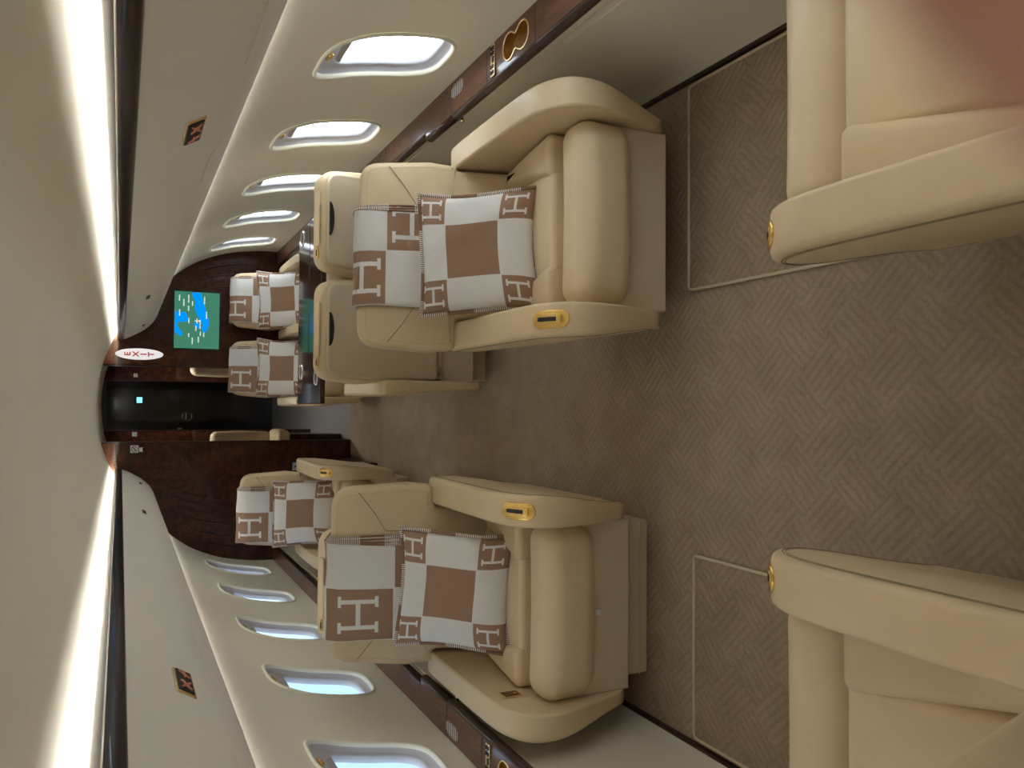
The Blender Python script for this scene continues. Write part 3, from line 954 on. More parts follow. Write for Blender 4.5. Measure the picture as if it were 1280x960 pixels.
# fold-down crew seats just past the doorway
def cushions(root):
    bm = new(); puff(bm, (0.20, 0.42, 0.10), 0.035, (2, 2, 1), bulge=(0.01,) * 6, f=lambda v: (v.x, v.y, v.z + 0.47)); obj('seat', bm, M['leather'], root)
    bm = new(); puff(bm, (0.16, 0.09, 0.46), 0.035, (2, 1, 2), bulge=(0.01,) * 6, f=lambda v: (v.x, v.y + 0.19, v.z + 0.74)); obj('backrest', bm, M['leather'], root)
    bm = new(); puff(bm, (0.14, 0.30, 0.42), 0.01, f=lambda v: (v.x, v.y, v.z + 0.21)); obj('base', bm, M['burl'], root)
r_ = thing('crew_chair', 'beige fold-down crew seat just inside the doorway on its left', 'seat', (-0.30, 6.75, 0)); cushions(r_)
r_ = thing('crew_chair', 'beige crew seat back just inside the doorway on its right', 'seat', (0.36, 6.95, 0))
bm = new(); puff(bm, (0.26, 0.10, 0.46), 0.045, (2, 1, 2), bulge=(0.01,) * 6, f=lambda v: (v.x, v.y, v.z + 0.90)); obj('backrest', bm, M['leather'], r_)
bm = new(); puff(bm, (0.26, 0.36, 0.66), 0.01, f=lambda v: (v.x, v.y + 0.16, v.z + 0.33)); obj('base', bm, M['burl'], r_)
# low dark plinth on the left ahead of the bulkhead
bm = new(); box(bm, -1.02, -0.40, 5.56, YB - 0.01, 0.0, 0.09, 0.006)
tag(obj('floor_plinth', bm, M['nose']), 'low dark wood plinth at the foot of the left bulkhead', 'plinth')

# aft end of the cabin, behind the photographer
bm = new(); box(bm, -1.16, 1.16, YA - 0.05, YA, 0, 1.8, 0.004)
struct('wall_back', bm, M['wallfab'])

# ------------------------------------------------------------------ seats
ARM = catmull([(0.70, 0.55), (0.66, 0.572), (0.45, 0.577), (0.22, 0.578), (0.08, 0.574), (0.0, 0.560), (-0.062, 0.527), (-0.092, 0.478), (-0.10, 0.42), (-0.085, 0.345), (-0.045, 0.24), (0.0, 0.14)], 4)
ARM_OUT = [(p.x, p.y) for p in ARM] + [(0.10, 0.138), (0.25, 0.138), (0.40, 0.138), (0.55, 0.138), (0.68, 0.138), (0.70, 0.16), (0.70, 0.26), (0.70, 0.36), (0.70, 0.46)]

def arm_outline(za, zb):
    k = (za - zb) / (0.577 - 0.138)
    return [(y, zb + (z - 0.138) * k) for (y, z) in ARM_OUT]

def make_seat(name, label, cat, loc, face, out, group=None, hw=0.272, bw=0.335, za=0.577, zb=0.138, tilt=13, ztop=0.92, ain=0.098, aout=0.088,
              arms=(True, True), ped=0.20, ctrl=True, rear=False, ash=False, depth=0.60, bx=0.0, base_z=0.12, thick=0.125, scl=1.0, y_b=0.0, latches=(1,), ay=0.0, roll=0.0, cpos=0.120, seams=True):
    """local frame: x right, front of the seat at y=0, y grows to the back. out=+1/-1: outboard side in local x. face: world rotation about z"""
    root = thing(name, label, cat, loc, face, group)
    Lm = M['leather']
    # pedestal
    bm = new()
    puff(bm, (hw * 1.9, depth - 0.12 - ped, base_z + 0.01), 0.008, f=lambda v: (v.x, v.y + ped + (depth - 0.12 - ped) / 2, v.z + base_z / 2 + 0.005))
    tube(bm, [(-hw * 0.95, ped - 0.003, base_z * 0.30), (hw * 0.95, ped - 0.003, base_z * 0.30)], 0.002, 6)
    obj('pedestal', bm, M['leather_panel'], root)
    # base box with front panel
    bm = new()
    puff(bm, (hw * 2 + 0.008, depth, 0.26), 0.006, f=lambda v: (v.x, v.y + depth / 2, v.z + base_z + 0.13))
    obj('base', bm, M['leather_panel'], root)
    # cushion: front roll, centre pad, side bolsters
    bm = new()
    puff(bm, (hw * 2 - 0.004, 0.152, 0.19), 0.060, (10, 2, 2), 5, bulge=(0.006, 0.006, 0.012, 0, 0, 0.006),
         f=lambda v: (v.x * (1 + 0.02 * (v.z / 0.1)), v.y + roll + 0.030, v.z + 0.350 + 0.01 * (v.x / hw) ** 2))
    def padf(v): 
        return (v.x, v.y + 0.355, v.z + 0.368 - 0.04 * (v.y / 0.25))
    puff(bm, (hw * 1.30, 0.46, 0.10), 0.022, (6, 6, 1), 4, bulge=(0, 0, 0, 0, 0, 0.018), f=lambda v: padf(Vector((v.x * (1 + 0.10 * v.y / 0.23), v.y, v.z))))
    for sg in (-1, 1):
        puff(bm, (hw * 0.36, 0.46, 0.12), 0.026, (3, 6, 1), 4, bulge=(0, 0, 0, 0, 0, 0.010),
             f=lambda v: padf(Vector((v.x + sg * hw * 0.815 + (0.04 * v.y / 0.23 * sg if v.x * sg < 0 else 0), v.y, v.z + 0.004))))
    obj('seat_cushion', bm, Lm, root)
    # backrest frame: origin at pan rear, tilt back
    ph = radians(tilt); yb = depth - 0.03 + y_b; zbk = 0.40
    def BF(a, v, w): return Vector((a, yb + v * sin(ph) + w * cos(ph), zbk + v * cos(ph) - w * sin(ph)))
    Lv = (ztop - zbk) / cos(ph)
    vlow = (za - 0.012 - zbk) / cos(ph) + 0.004
    bm = new()
    xl = hw - 0.006
    pts = round_poly([(-xl, -0.07), (xl, -0.07), (xl, vlow), (bw - 0.010 + bx, vlow), (bw + bx, vlow + 0.10), (bw - 0.02 + bx, Lv), (-bw + 0.02 + bx, Lv), (-bw + bx, vlow + 0.10), (-bw + 0.010 + bx, vlow), (-xl, vlow)],
                     [0.03, 0.03, 0.014, 0.03, 0.05, 0.075, 0.075, 0.05, 0.03, 0.014], 6)
    # resample edges for smooth bulge
    def dense(P, mx=0.04):
        o = []
        for i in range(len(P)):
            a = Vector(P[i]); b = Vector(P[(i + 1) % len(P)]); m = max(1, int((b - a).length / mx))
            for k in range(m): o.append(tuple(a.lerp(b, k / m)))
        return o
    pts = dense(pts)
    slab(bm, pts, 0.0, thick, 0.026, 0.026, 5, 0.012, 0.004, 6, f=lambda a, b, w: BF(a, b, w))
    # stitched seams on the face
    def face_w(a, v):   # approximate front surface
        q_ = max(abs(a) / bw, abs(v - (Lv - 0.07) / 2) / ((Lv + 0.07) / 2))
        return -0.012 * max(0.0, 1 - q_ * q_)
    for sg in ((-1, 1) if seams else ()):
        L_ = [(sg * (bw - 0.03) + bx, Lv - 0.10), (sg * (bw - 0.10) + bx, Lv - 0.155), (sg * (bw - 0.17) + bx, Lv - 0.20), (sg * (bw - 0.175) + bx, vlow + 0.02)]
        tube(bm, [BF(a, v, face_w(a - bx, v) - 0.0004) for (a, v) in L_], 0.0014, 5, mat=1)
    rimp = inset_poly(pts, 0.024)
    tube(bm, [BF(a, b, 0.0012) for (a, b) in rimp], 0.0011, 5, closed=True, mat=1)
    if rear:
        bmr = bm
    obj('backrest', bm, [Lm, M['seam']], root)
    if rear:
        # rear shell: tan panel, top plate with pull-out tray, pocket slot, latches
        bm = new()
        q = dense(round_poly([(-hw + 0.004, -0.05), (hw - 0.004, -0.05), (hw - 0.002, vlow - 0.06), (bw - 0.022, vlow + 0.02), (bw - 0.030, Lv - 0.022), (-bw + 0.030, Lv - 0.022), (-bw + 0.022, vlow + 0.02), (-hw + 0.002, vlow - 0.06)], [0.02, 0.02, 0.05, 0.05, 0.06, 0.06, 0.05, 0.05], 6))
        slab(bm, q, thick - 0.030, thick + 0.012, 0.0, 0.012, 4, 0, 0.008, 6, f=lambda a, b, w: BF(a + bx, b, w + 0.004 * sin(b * 70) * max(0, 0.06 - b) / 0.11))
        tube(bm, [BF(a + bx, b, thick + 0.0118) for (a, b) in inset_poly(q, 0.016)], 0.0013, 5, closed=True)
        obj('rear_shell', bm, M['leather_panel'], root)
        # top plate lies on the upper rear edge
        def TP(a, t, h):   # a across, t from front(0) to back(1) of the top, h height
            return BF(a + bx, Lv + 0.001 + h, t)
        bm = new()
        hwp = bw * 0.50
        slab(bm, round_poly([(-hwp, 0.050), (hwp, 0.050), (hwp, thick - 0.012), (-hwp, thick - 0.012)], 0.006, 3), 0.0, 0.006, 0.0, 0.002, 2, f=lambda a, b, w: TP(a, b, w))
        pl = obj('tray_lid', bm, M['plastic'], root)
        bm = new()
        # crescent pull slot cut across the edge between lid and rear face
        arc = [(hwp * 0.62 * cos(pi * i / 16), -0.019 * sin(pi * i / 16)) for i in range(17)]
        slab(bm, [(a, b) for (a, b) in arc], thick + 0.006, thick + 0.0205, 0, 0, 1, f=lambda a, b, w: BF(a + bx, Lv - 0.030 + b, w))
        obj('pull_slot', bm, M['dark'], root, smooth=False)
        for sg in latches:
            bm = new()
            slab(bm, [(0.008 * cos(2 * pi * i / 20), 0.026 * math.copysign(min(1, abs(sin(2 * pi * i / 20)) ** 0.6), sin(2 * pi * i / 20))) for i in range(20)], 0.0, 0.006, 0, 0.002, 2,
                 f=lambda a, b, w: TP(sg * (hwp + 0.028) + b * 0.9, thick - 0.034 + a, w))
            lt = obj('latch', bm, M['gold'], root, label='small gold latch')
            bm = new(); puff(bm, (0.026, 0.006, 0.004), 0.0015, f=lambda v: TP(sg * (hwp + 0.028) + v.x, thick - 0.034 + v.y, 0.006 + v.z)); obj('latch_slot', bm, M['dark'], lt)
    # armrests
    outl = arm_outline(za, zb)
    for which in (0, 1):
        if not arms[which]: continue
        sg = -out if which == 0 else out
        tt = ain if which == 0 else aout
        def AF(a, b, w, sg=sg, tt=tt):
            t = w
            zz = (b - zb) / (za - zb)
            flare = lerp(0.56, 1.0, sstep(0.0, 0.85, zz))
            return (sg * (hw + 0.003 + t * flare), a + ay, b)
        bm = new()
        slab(bm, outl, 0.0, tt, 0.010, 0.016, 3, 0.0, 0.004, 5, f=AF, mid=3)
        rim = inset_poly(outl, 0.020)[:46]
        tube(bm, [Vector(AF(a, b, tt + 0.0005)) for (a, b) in rim], 0.0012, 5, mat=1)
        rim = inset_poly(outl, 0.026)[:46]
        tube(bm, [Vector(AF(a, b, tt + 0.0010)) for (a, b) in rim], 0.0009, 5, mat=1)
        ar = obj('armrest', bm, [Lm, M['seam']], root)
        if which == 0 and ctrl:
            # recessed gold control, wrapped over the front slope of the arm
            path = [Vector((y, zb + (z - 0.138) * (za - zb) / 0.439)) for (y, z) in [(p.x, p.y) for p in ARM] if -0.0999 < y < 0.25 and z > 0.42]
            path = path[::-1]      # from front low to back
            ds = [0.0]
            for i in range(1, len(path)): ds.append(ds[-1] + (path[i] - path[i - 1]).length)
            def on(s):
                for i in range(1, len(ds)):
                    if s <= ds[i] or i == len(ds) - 1:
                        t = (s - ds[i - 1]) / (ds[i] - ds[i - 1]); p = path[i - 1].lerp(path[i], t)
                        d = (path[i] - path[i - 1]).normalized(); return p, Vector((-d.y, d.x))
            s_c = cpos
            xm = sg * (hw + 0.003 + tt * 0.50)
            def CF(a, b, w):
                p, nn = on(s_c + a)
                q = p + nn * w
                return (xm + b, q.x + ay, q.y)
            def stad(l, wd, n=12):
                P = []
                for i in range(n + 1): t = -pi / 2 + pi * i / n; P.append((l / 2 - wd / 2 + wd / 2 * cos(t), wd / 2 * sin(t)))
                for k in range(1, 6): P.append((lerp(l / 2 - wd / 2, -(l / 2 - wd / 2), k / 6), wd / 2))
                for i in range(n + 1): t = pi / 2 + pi * i / n; P.append((-(l / 2 - wd / 2) + wd / 2 * cos(t), wd / 2 * sin(t)))
                for k in range(1, 6): P.append((lerp(-(l / 2 - wd / 2), l / 2 - wd / 2, k / 6), -wd / 2))
                return P
            sc = scl
            bm = new(); slab(bm, stad(0.122 * sc, 0.052 * sc), -0.002, 0.005, 0, 0.003, 3, f=CF)
            ct = obj('seat_control', bm, M['gold'], ar, label='polished gold seat control plate')
            bm = new(); slab(bm, stad(0.098 * sc, 0.032 * sc), 0.004, 0.0058, 0, 0.001, 2, f=CF); obj('control_tray', bm, M['goldrim'] if False else M['gold'], ct)
            bm = new(); slab(bm, stad(0.066 * sc, 0.012 * sc), 0.005, 0.0066, 0, 0, 1, f=lambda a, b, w: CF(a + 0.006 * sc, b, w)); obj('control_slot', bm, M['dark'], ct)
            bm = new(); puff(bm, (0.016 * sc, 0.024 * sc, 0.014 * sc), 0.004, f=lambda v: CF(v.x - 0.034 * sc, v.y, v.z + 0.010)); obj('control_lever', bm, M['gold'], ct)
        if which == 1 and ash:
            bm = new()
            xi = sg * (hw + 0.001)
            puff(bm, (0.004, 0.046, 0.062), 0.0015, f=lambda v: (xi - sg * 0.002 + v.x, v.y + 0.10, v.z + 0.50)); fr = obj('jack_frame', bm, M['goldrim'], ar, label='small gold framed recess')
            bm = new(); puff(bm, (0.003, 0.034, 0.050), 0.001, f=lambda v: (xi - sg * 0.0045 + v.x, v.y + 0.10, v.z + 0.50)); obj('jack_recess', bm, mat('dark_bronze', (0.16, 0.085, 0.03), 0.3, 0.8), fr)
            bm = new(); disc(bm, (xi - sg * 0.006, 0.09, 0.49), 0.005, (-sg, 0, 0), 14); obj('jack_socket', bm, M['gold'], fr)
    return root, BF, Lv, thick, bx

FA, FF = 0.0, pi     # facing aft (towards us), facing forward
seatR, *bR = make_seat('club_chair', 'cream leather club seat facing us with blanket and pillow, nearest on the right', 'seat', (0.570, 2.05, 0), FA, 1, tilt=13, ztop=0.902, bx=-0.045, bw=0.335)
seatL, *bL = make_seat('club_chair', 'cream leather club seat facing us on a visible pedestal, ashtray-like recess in arm', 'seat', (-0.640, 2.25, 0), FA, -1, tilt=17, ztop=0.93, ped=0.065, ash=True, bw=0.335, bx=0.015)
# nearest seats, facing forward, partly out of the frame
make_seat('club_chair', 'cream leather seat facing away in the near right corner, cut by the frame', 'seat', (0.650, 1.195, 0), FF, -1, tilt=24, ztop=0.86, ped=0.2, ay=0.085, cpos=0.062, seams=False)
make_seat('club_chair', 'cream leather seat facing away in the near left corner, its back corner showing', 'seat', (-0.640, 1.195, 0), FF, 1, tilt=12, ztop=1.01, ped=0.2, ay=0.085, cpos=0.062, seams=False, bw=0.345, bx=0.0)
# conference group and the single seat opposite
kw = dict(hw=0.205, bw=0.228, ain=0.066, aout=0.066, za=0.62, thick=0.11, rear=True, ctrl=False, depth=0.55, ped=0.14, tilt=9)
make_seat('conference_chair', 'cream seat seen from behind, at the aisle end of the wood table', 'seat', (0.320, 4.12, 0), FF, -1, 'seat backs at the table', arms=(True, False), ztop=0.895, **kw)
make_seat('conference_chair', 'cream seat seen from behind, between the table and the window wall', 'seat', (0.785, 4.12, 0), FF, -1, 'seat backs at the table', arms=(False, True), ztop=0.90, **{**kw, 'aout': 0.045})
make_seat('conference_chair', 'cream seat seen from behind, half hidden by the left blanket-draped seat', 'seat', (-0.745, 4.02, 0), FF, 1, ztop=0.885, **{**kw, 'bw': 0.245, 'hw': 0.22, 'latches': (1,)})
kw2 = dict(hw=0.200, bw=0.208, ain=0.062, aout=0.062, za=0.60, thick=0.10, depth=0.52, ped=0.14, tilt=10, scl=0.75)
seatA, *bA = make_seat('conference_chair', 'cream seat facing us across the table, beside the window wall', 'seat', (0.745, 5.46, 0), FA, 1, ztop=0.935, ctrl=False, **kw2)
seatB, *bB = make_seat('conference_chair', 'cream seat facing us across the table, on the aisle', 'seat', (0.258, 5.46, 0), FA, 1, arms=(True, False), ztop=0.935, **kw2)
seatC, *bC = make_seat('conference_chair', 'cream single seat facing us at the left bulkhead', 'seat', (-0.655, 4.72, 0), FA, -1, ztop=0.955, **{**kw2, 'hw': 0.222, 'bw': 0.235, 'ain': 0.085, 'aout': 0.075, 'scl': 0.9})

# ------------------------------------------------------------------ blankets draped over backrests
def blanket(label, seatroot, B, xc, width, vtop_cells, mtl, layers=2, vlen=0.30, edge=1, u_shift=0.0):
    BF, Lv, T, bx = B
    root = thing('throw_blanket', label, 'blanket', seatroot.location + Vector((xc, 0.62, 0.9)), 0.0, 'check blankets on the backrests')
    R = Vector(root.location); SL = Vector(seatroot.location)
    r = 0.034
    for ly in range(layers):
        off = 0.006 + 0.0050 * ly
        # path (v, w): front bottom -> top -> back bottom
        path = [(Lv - vlen, -0.014 - off)]
        path += [(lerp(Lv - vlen, Lv - r, i / 10), -0.010 - off - 0.006 * sin(pi * i / 10)) for i in range(1, 11)]
        rr = r + off
        for i in range(1, 7): t = pi / 2 * i / 6; path.append((Lv - r + rr * sin(t), r - rr * cos(t)))
        path += [(Lv + off, lerp(r, T - r, i / 3)) for i in range(1, 4)]
        for i in range(1, 7): t = pi / 2 * i / 6; path.append((Lv - r + rr * cos(t), T - r + rr * sin(t)))
        path += [(Lv - r - 0.10 * i / 3, T + off + 0.002) for i in range(1, 4)]
        d = [0.0]
        for i in range(1, len(path)): d.append(d[-1] + sqrt((path[i][0] - path[i - 1][0]) ** 2 + (path[i][1] - path[i - 1][1]) ** 2))
        vtop = d[16]       # path length at the top front corner
        bm = new(); uvl = bm.loops.layers.uv.new('UVMap')
        nx = 22
        wd = width - 0.010 * (layers - 1 - ly) * 0
        x0 = -wd / 2; x1 = wd / 2 - (0.008 * ly if edge > 0 else 0)
        if edge < 0: x0 += 0.008 * ly
        rows = []; uvs = []
        for i, (v, w) in enumerate(path):
            row = []; ur = []
            for j in range(nx + 1):
                a = lerp(x0, x1, j / nx)
                wob = 0.0022 * sin(a * 31 + v * 9 + ly) + 0.0016 * sin(a * 11 - v * 27)
                sag = 0.006 * sin(d[i] * 14 + ly) * (j / nx - 0.5)
                nrm_w = wob if w < 0 else 0
                p = BF(bx + (xc - bx) + a + sag, v + (0 if w < 0 else wob), w - abs(nrm_w)) + SL - R
                row.append(p); ur.append((a + width / 2 + u_shift, (d[i] - vtop) + vtop_cells))
            rows.append(row); uvs.append(ur)
        loft(bm, rows, 0, uvl, uvs)
        o = obj('blanket_layer', bm, mtl, root, wn=False)
        so = o.modifiers.new('so', 'SOLIDIFY'); so.thickness = 0.0042; so.offset = 0
        bm = new(); uvl = bm.loops.layers.uv.new('UVMap')
        j = nx if edge > 0 else 0
        tube(bm, [rows[i][j] for i in range(len(rows))], 0.0042, 8, uvl=uvl)
        obj('stitched_edge', bm, M['stitch'], root, wn=False)
    return root
blanket('brown and white H check blanket over the nearest right seat back', seatR, bR, -0.055, 0.345, 0.140, M['throw_b'], 3, 0.33, 1, 0.0)
blanket('brown and white H check blanket with layered stitched edge over the left seat with pedestal', seatL, bL, -0.025, 0.372, 0.288, M['throw_c'], 4, 0.34, 1, 0.0)
blanket('brown and white H check blanket on the far seat beside the window wall', seatA, bA, 0.0, 0.320, 0.185, M['throw_a'], 2, 0.28, 1, 0.0)
blanket('brown and white H check blanket on the far aisle seat across the table', seatB, bB, -0.01, 0.320, 0.228, M['throw_a'], 2, 0.28, 1, 0.0)
blanket('brown and white H check blanket on the left seat at the bulkhead', seatC, bC, -0.03, 0.340, 0.228, M['throw_a'], 3, 0.30, 1, 0.0)

# ------------------------------------------------------------------ pillows
def pillow(label, loc, tilt, roll, size=0.395, th=0.115, yaw=0.0):
    root = thing('throw_pillow', label, 'pillow', loc, yaw, 'check pillows on the seats')
    ph = radians(tilt); rl = radians(roll)
    def PF(a, b, w):    # a across, b up the pillow, w towards the viewer
        a2 = a * cos(rl) - b * sin(rl); b2 = a * sin(rl) + b * cos(rl)
        b2 += size / 2
        return Vector((a2, b2 * sin(ph) - w * cos(ph), b2 * cos(ph) + w * sin(ph)))
    n = 28; s = size / 2
    rnd = random.Random(hash(label) % 1000 if False else len(label))
    f1, f2, f3 = rnd.uniform(0, 6), rnd.uniform(0, 6), rnd.uniform(0, 6)
    def shape(u, v):
        # corners stretched out, edges drawn in
        k = 0.072
        a = u * s * (1 - k * (1 - v * v)); b = v * s * (1 - k * (1 - u * u))
        h = ((1 - u ** 4) * (1 - v ** 4)) ** 0.5
        a += 0.004 * sin(3 * v + f1); b += 0.005 * sin(2.5 * u + f2)
        return a, b, h
    bm = new(); uvl = bm.loops.layers.uv.new('UVMap')
    for sg in (1, -1):
        rows = []; uvs = []
        for i in range(n + 1):
            row = []; ur = []
            for j in range(n + 1):
                u = sin((j / n - 0.5) * pi); v = sin((i / n - 0.5) * pi)
                u = lerp(u, (j / n * 2 - 1), 0.5); v = lerp(v, (i / n * 2 - 1), 0.5)
                a, b, h = shape(u, v)
                cr = 0.0035 * sin(9 * u + 4 * v + f3) * (1 - h * 0.6) * h + (0.006 * math.exp(-((u - 0.05) / 0.035) ** 2) * -1 * max(0, 1 - v * v * 2) if sg > 0 else 0)
                w = sg * (th / 2 * h) + (cr if sg > 0 else 0)
                row.append(PF(a, b, w)); ur.append(((u + 1) / 2, (v + 1) / 2))
            rows.append(row); uvs.append(ur)
        loft(bm, rows, 0, uvl, uvs)
    bmesh.ops.remove_doubles(bm, verts=bm.verts, dist=1e-5)
    obj('pillow_body', bm, M['pillow'], root, wn=False)
    bm = new(); uvl = bm.loops.layers.uv.new('UVMap')
    loop = []
    m = 26
    for (u0, v0, u1, v1) in ((-1, -1, 1, -1), (1, -1, 1, 1), (1, 1, -1, 1), (-1, 1, -1, -1)):
        for i in range(m):
            u = lerp(u0, u1, i / m); v = lerp(v0, v1, i / m); a, b, h = shape(u, v)
            loop.append(PF(a * 1.02, b * 1.02, 0))
    tube(bm, loop, 0.0072, 8, closed=True, uvl=uvl)
    obj('stitched_edge', bm, M['stitch'], root, wn=False)
    return root
pillow('H check pillow leaning on the nearest right seat', (0.500, 2.310, 0.428), 36, 1.0)
pillow('H check pillow leaning on the left seat with the pedestal', (-0.628, 2.490, 0.430), 36, -1.5)
pillow('H check pillow on the far seat beside the window wall', (0.735, 5.70, 0.430), 30, 1.0)
pillow('H check pillow on the far aisle seat across the table', (0.255, 5.70, 0.430), 30, -2.0)
pillow('H check pillow on the left seat at the bulkhead', (-0.660, 4.98, 0.430), 30, 2.0)

# ------------------------------------------------------------------ conference table
root = thing('conference_table', 'glossy dark wood table between the facing seats on the right', 'table', (0.55, 4.60, 0))
bm = new(); puff(bm, (1.03, 0.30, 0.028), 0.006, f=lambda v: (v.x - 0.028, v.y - 0.152, v.z + 0.672)); leaf = obj('table_leaf', bm, M['tablewood'], root)
bm = new(); puff(bm, (1.03, 0.30, 0.028), 0.006, f=lambda v: (v.x - 0.028, v.y + 0.152, v.z + 0.672)); leaf2 = obj('table_leaf', bm, M['tablewood'], root)
for (lx, ly, lf) in ((-0.40, -0.20, leaf), (-0.36, 0.20, leaf2), (0.42, 0.20, leaf2), (0.42, -0.20, leaf)):
    bm = new(); tube(bm, [(lx + 0.042 * cos(2 * pi * i / 28), ly + 0.042 * sin(2 * pi * i / 28), 0.687) for i in range(28)], 0.004, 8, closed=True); obj('cup_ring', bm, M['chrome'], lf)
    bm = new(); disc(bm, (lx, ly, 0.6862), 0.040, (0, 0, 1), 28, 0.0008); obj('cup_recess', bm, M['dark'], lf)
bm = new(); puff(bm, (0.12, 0.40, 0.658), 0.01, f=lambda v: (v.x + 0.40, v.y, v.z + 0.329)); obj('table_support', bm, M['nose'], root)

# ------------------------------------------------------------------ floor mats
def floor_mat(label, x0, x1, y0, y1):
    root = thing('floor_mat', label, 'mat', ((x0 + x1) / 2, (y0 + y1) / 2, 0.0))
    cx, cy = (x0 + x1) / 2, (y0 + y1) / 2
    out = round_poly([(x0 - cx, y0 - cy), (x1 - cx, y0 - cy), (x1 - cx, y1 - cy), (x0 - cx, y1 - cy)], 0.02, 4)
    bm = new(); slab(bm, out, 0.0005, 0.007, 0, 0.002, 2, rings=3, f=lambda a, b, w: (a, b, w)); obj('mat_pile', bm, M['mat'], root, wn=False)
    bm = new(); tube(bm, [(a, b, 0.006) for (a, b) in out], 0.0055, 8, closed=True); obj('bound_edge', bm, M['piping'], root)
floor_mat('bound carpet mat on the floor before the nearest right seat', 0.372, 1.026, 1.33, 2.085)
floor_mat('bound carpet mat on the floor before the left seat with the pedestal', -1.024, -0.462, 1.33, 2.06)

# pull strap under the left cushion
bm = new(); puff(bm, (0.020, 0.010, 0.016), 0.003, f=lambda v: v)
o = obj('cushion_tab', bm, M['print'], None); o.location = (-0.655, 2.247, 0.247)
tab = o
tab.parent = seatL; tab.location = Vector((-0.655, 2.247, 0.240)) - Vector(seatL.location)

# ------------------------------------------------------------------ light
w = bpy.data.worlds.new('sky'); scene.world = w; w.use_nodes = True
nt = w.node_tree; bg = nt.nodes['Background']
tc = nt.nodes.new('ShaderNodeTexCoord'); sp = nt.nodes.new('ShaderNodeSeparateXYZ'); nt.links.new(tc.outputs['Generated'], sp.inputs[0])
S.nt = nt
fx = S(sp.outputs[0]) * 0.5 + 0.5
r = ramp(nt, fx.s, [(0.0, (0.075, 0.115, 0.17)), (0.36, (0.08, 0.12, 0.175)), (0.66, (0.75, 0.86, 0.95)), (1.0, (0.93, 0.98, 1.0))])
nt.links.new(r.outputs[0], bg.inputs[0]); bg.inputs[1].default_value = 3.6

def area(name, loc, sx, sy, power, col=(1, 0.975, 0.93), rot=(0, 0, 0)):
    l = bpy.data.lights.new(name, 'AREA'); l.shape = 'RECTANGLE'; l.size = sx; l.size_y = sy; l.energy = power; l.color = col
    o = bpy.data.objects.new(name, l); COL.objects.link(o); o.location = loc; o.rotation_euler = rot; return o
# unseen fill lamps added below the overhead panels to brighten each seat row
for side in (1, -1):
    for yy in (0.75, 2.0, 3.7, 5.2):
        area('seat_fill_lamp', (side * 0.66, yy, 1.385), 0.10, 0.30, 0.28, rot=(0, radians(12) * side, 0))

# hidden fill strips added under the overhead panels to lift the window walls
for side in (1, -1):
    area('wall_fill_lamp', (side * 0.895, (YA + YB) / 2, 1.306), 0.025, YB - YA - 0.1, 0.9, rot=(0, radians(-20) * side, 0))
# dim dome lamp in the vestibule
area('vestibule_lamp', (0.0, 7.1, 1.70), 0.15, 0.15, 3.5)
# ------------------------------------------------------------------ camera
Fpx, psi, th, ro = 1018.6, 0.0306, 0.4475, 0.0197
f = Vector((sin(psi) * cos(th), cos(psi) * cos(th), -sin(th)))
r0 = Vector((cos(psi), -sin(psi), 0)); u0 = r0.cross(f)
rr = r0 * cos(ro) + u0 * sin(ro); uu = -r0 * sin(ro) + u0 * cos(ro)
cam = bpy.data.cameras.new('camera'); co = bpy.data.objects.new('camera', cam); COL.objects.link(co)
cam.sensor_fit = 'HORIZONTAL'; cam.sensor_width = 36.0; cam.lens = Fpx / 1280 * 36.0; cam.clip_start = 0.01; cam.clip_end = 200
mx = Matrix((( -uu.x, rr.x, -f.x, 0), (-uu.y, rr.y, -f.y, 0), (-uu.z, rr.z, -f.z, 1.63), (0, 0, 0, 1)))   # the phone was held on its side
co.matrix_world = mx
scene.camera = co

# small phone lens: sharp through the cabin, soft only right at the glass
cam.clip_start = 0.002
cam.dof.use_dof = True; cam.dof.focus_distance = 2.6; cam.dof.aperture_fstop = cam.lens / 2.4; cam.dof.aperture_blades = 0

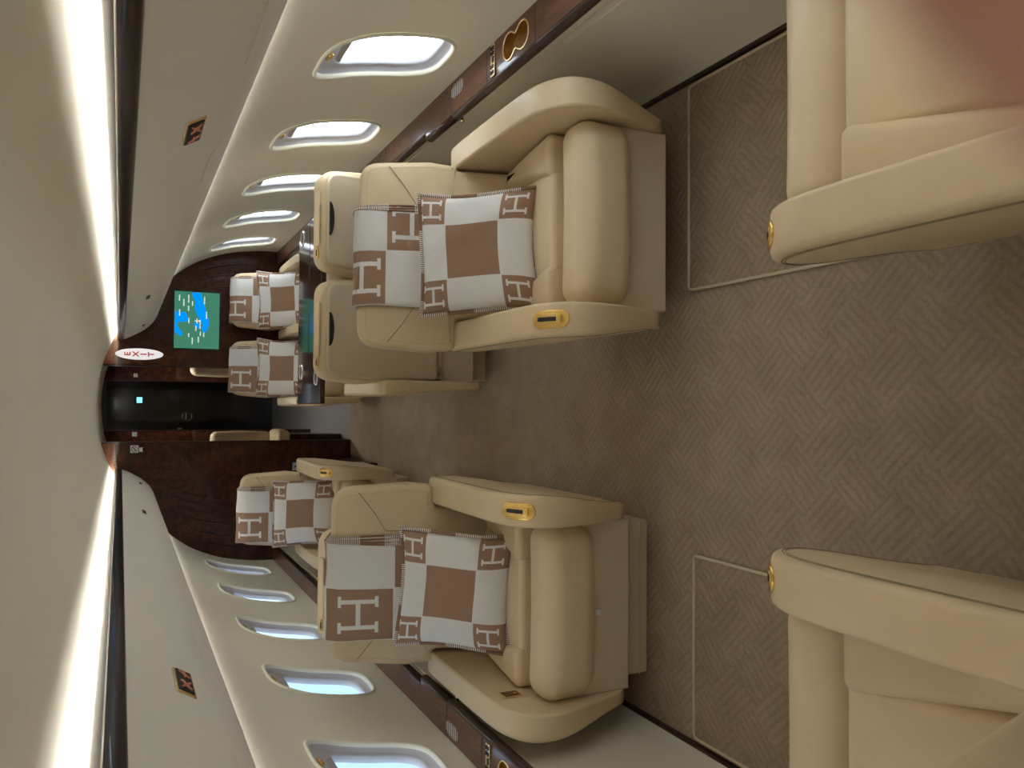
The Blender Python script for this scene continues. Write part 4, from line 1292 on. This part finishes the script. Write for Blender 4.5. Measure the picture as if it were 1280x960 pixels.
# the photographer's hand, one fingertip reaching in front of the lens
def cam_pt(r_, u_, f_): return Vector((0, 0, 1.63)) + (rr * r_ + uu * u_ + f * f_) * 0.001
hand_bm = bmesh.new()
HV = []; HE = []; HR = []
def hv(p, r_, prev=None):
    HV.append(cam_pt(*p)); HR.append(r_ * 0.001)
    if prev is not None: HE.append((prev, len(HV) - 1))
    return len(HV) - 1
wrist = hv((128, -120, -112), 25)
palm = hv((104, -104, -78), 27, wrist)
hv((160, -142, -158), 27, wrist)
SP = Vector((0.20, -0.75, -0.60))
for k, (ln, curl) in enumerate(((1.0, 0), (1.06, 3), (1.0, 5), (0.82, 7))):
    o_ = SP * (19.0 * k) - SP * 6
    o_ = Vector((0, 0, 0)) if k == 0 else SP * (20.0 * k)
    base = Vector((62, -64, -28)) + o_
    m_ = hv(base, 10.5, palm)
    def seg(p): return base + (Vector(p) + o_ - base) * ln + Vector((0, 0, -curl))
    a_ = hv(seg((41, -43, 3)), 10.5, m_); b_ = hv(seg((22, -25, 12)), 10, a_); hv(seg((5.5, -8.5, 14.5)), 9.5, b_)
t0 = hv((96, -70, -92), 15, palm); t1 = hv((66, -42, -74), 11.5, t0); t2 = hv((44, -30, -52), 10, t1); hv((30, -26, -36), 8.2, t2)
me = bpy.data.meshes.new('hand'); me.from_pydata([tuple(v) for v in HV], HE, [])
ho = bpy.data.objects.new('hand', me); COL.objects.link(ho)
me.materials.append(mat('skin', (0.60, 0.30, 0.24), 0.5))
sk = ho.modifiers.new('skin', 'SKIN')
sb = ho.modifiers.new('sub', 'SUBSURF'); sb.levels = 2; sb.render_levels = 2
for i, v in enumerate(me.skin_vertices[0].data): v.radius = (HR[i], HR[i]); v.use_root = (i == 0)
sk.use_smooth_shade = True
tag(ho, 'blurred pinkish fingertip of the photographer over the top right corner of the view', 'hand')

vs = scene.view_settings
scene.display_settings.display_device = 'sRGB'
vs.view_transform = 'Standard'; vs.look = 'None'; vs.exposure = 1.3; vs.gamma = 1.0; vs.use_curve_mapping = False
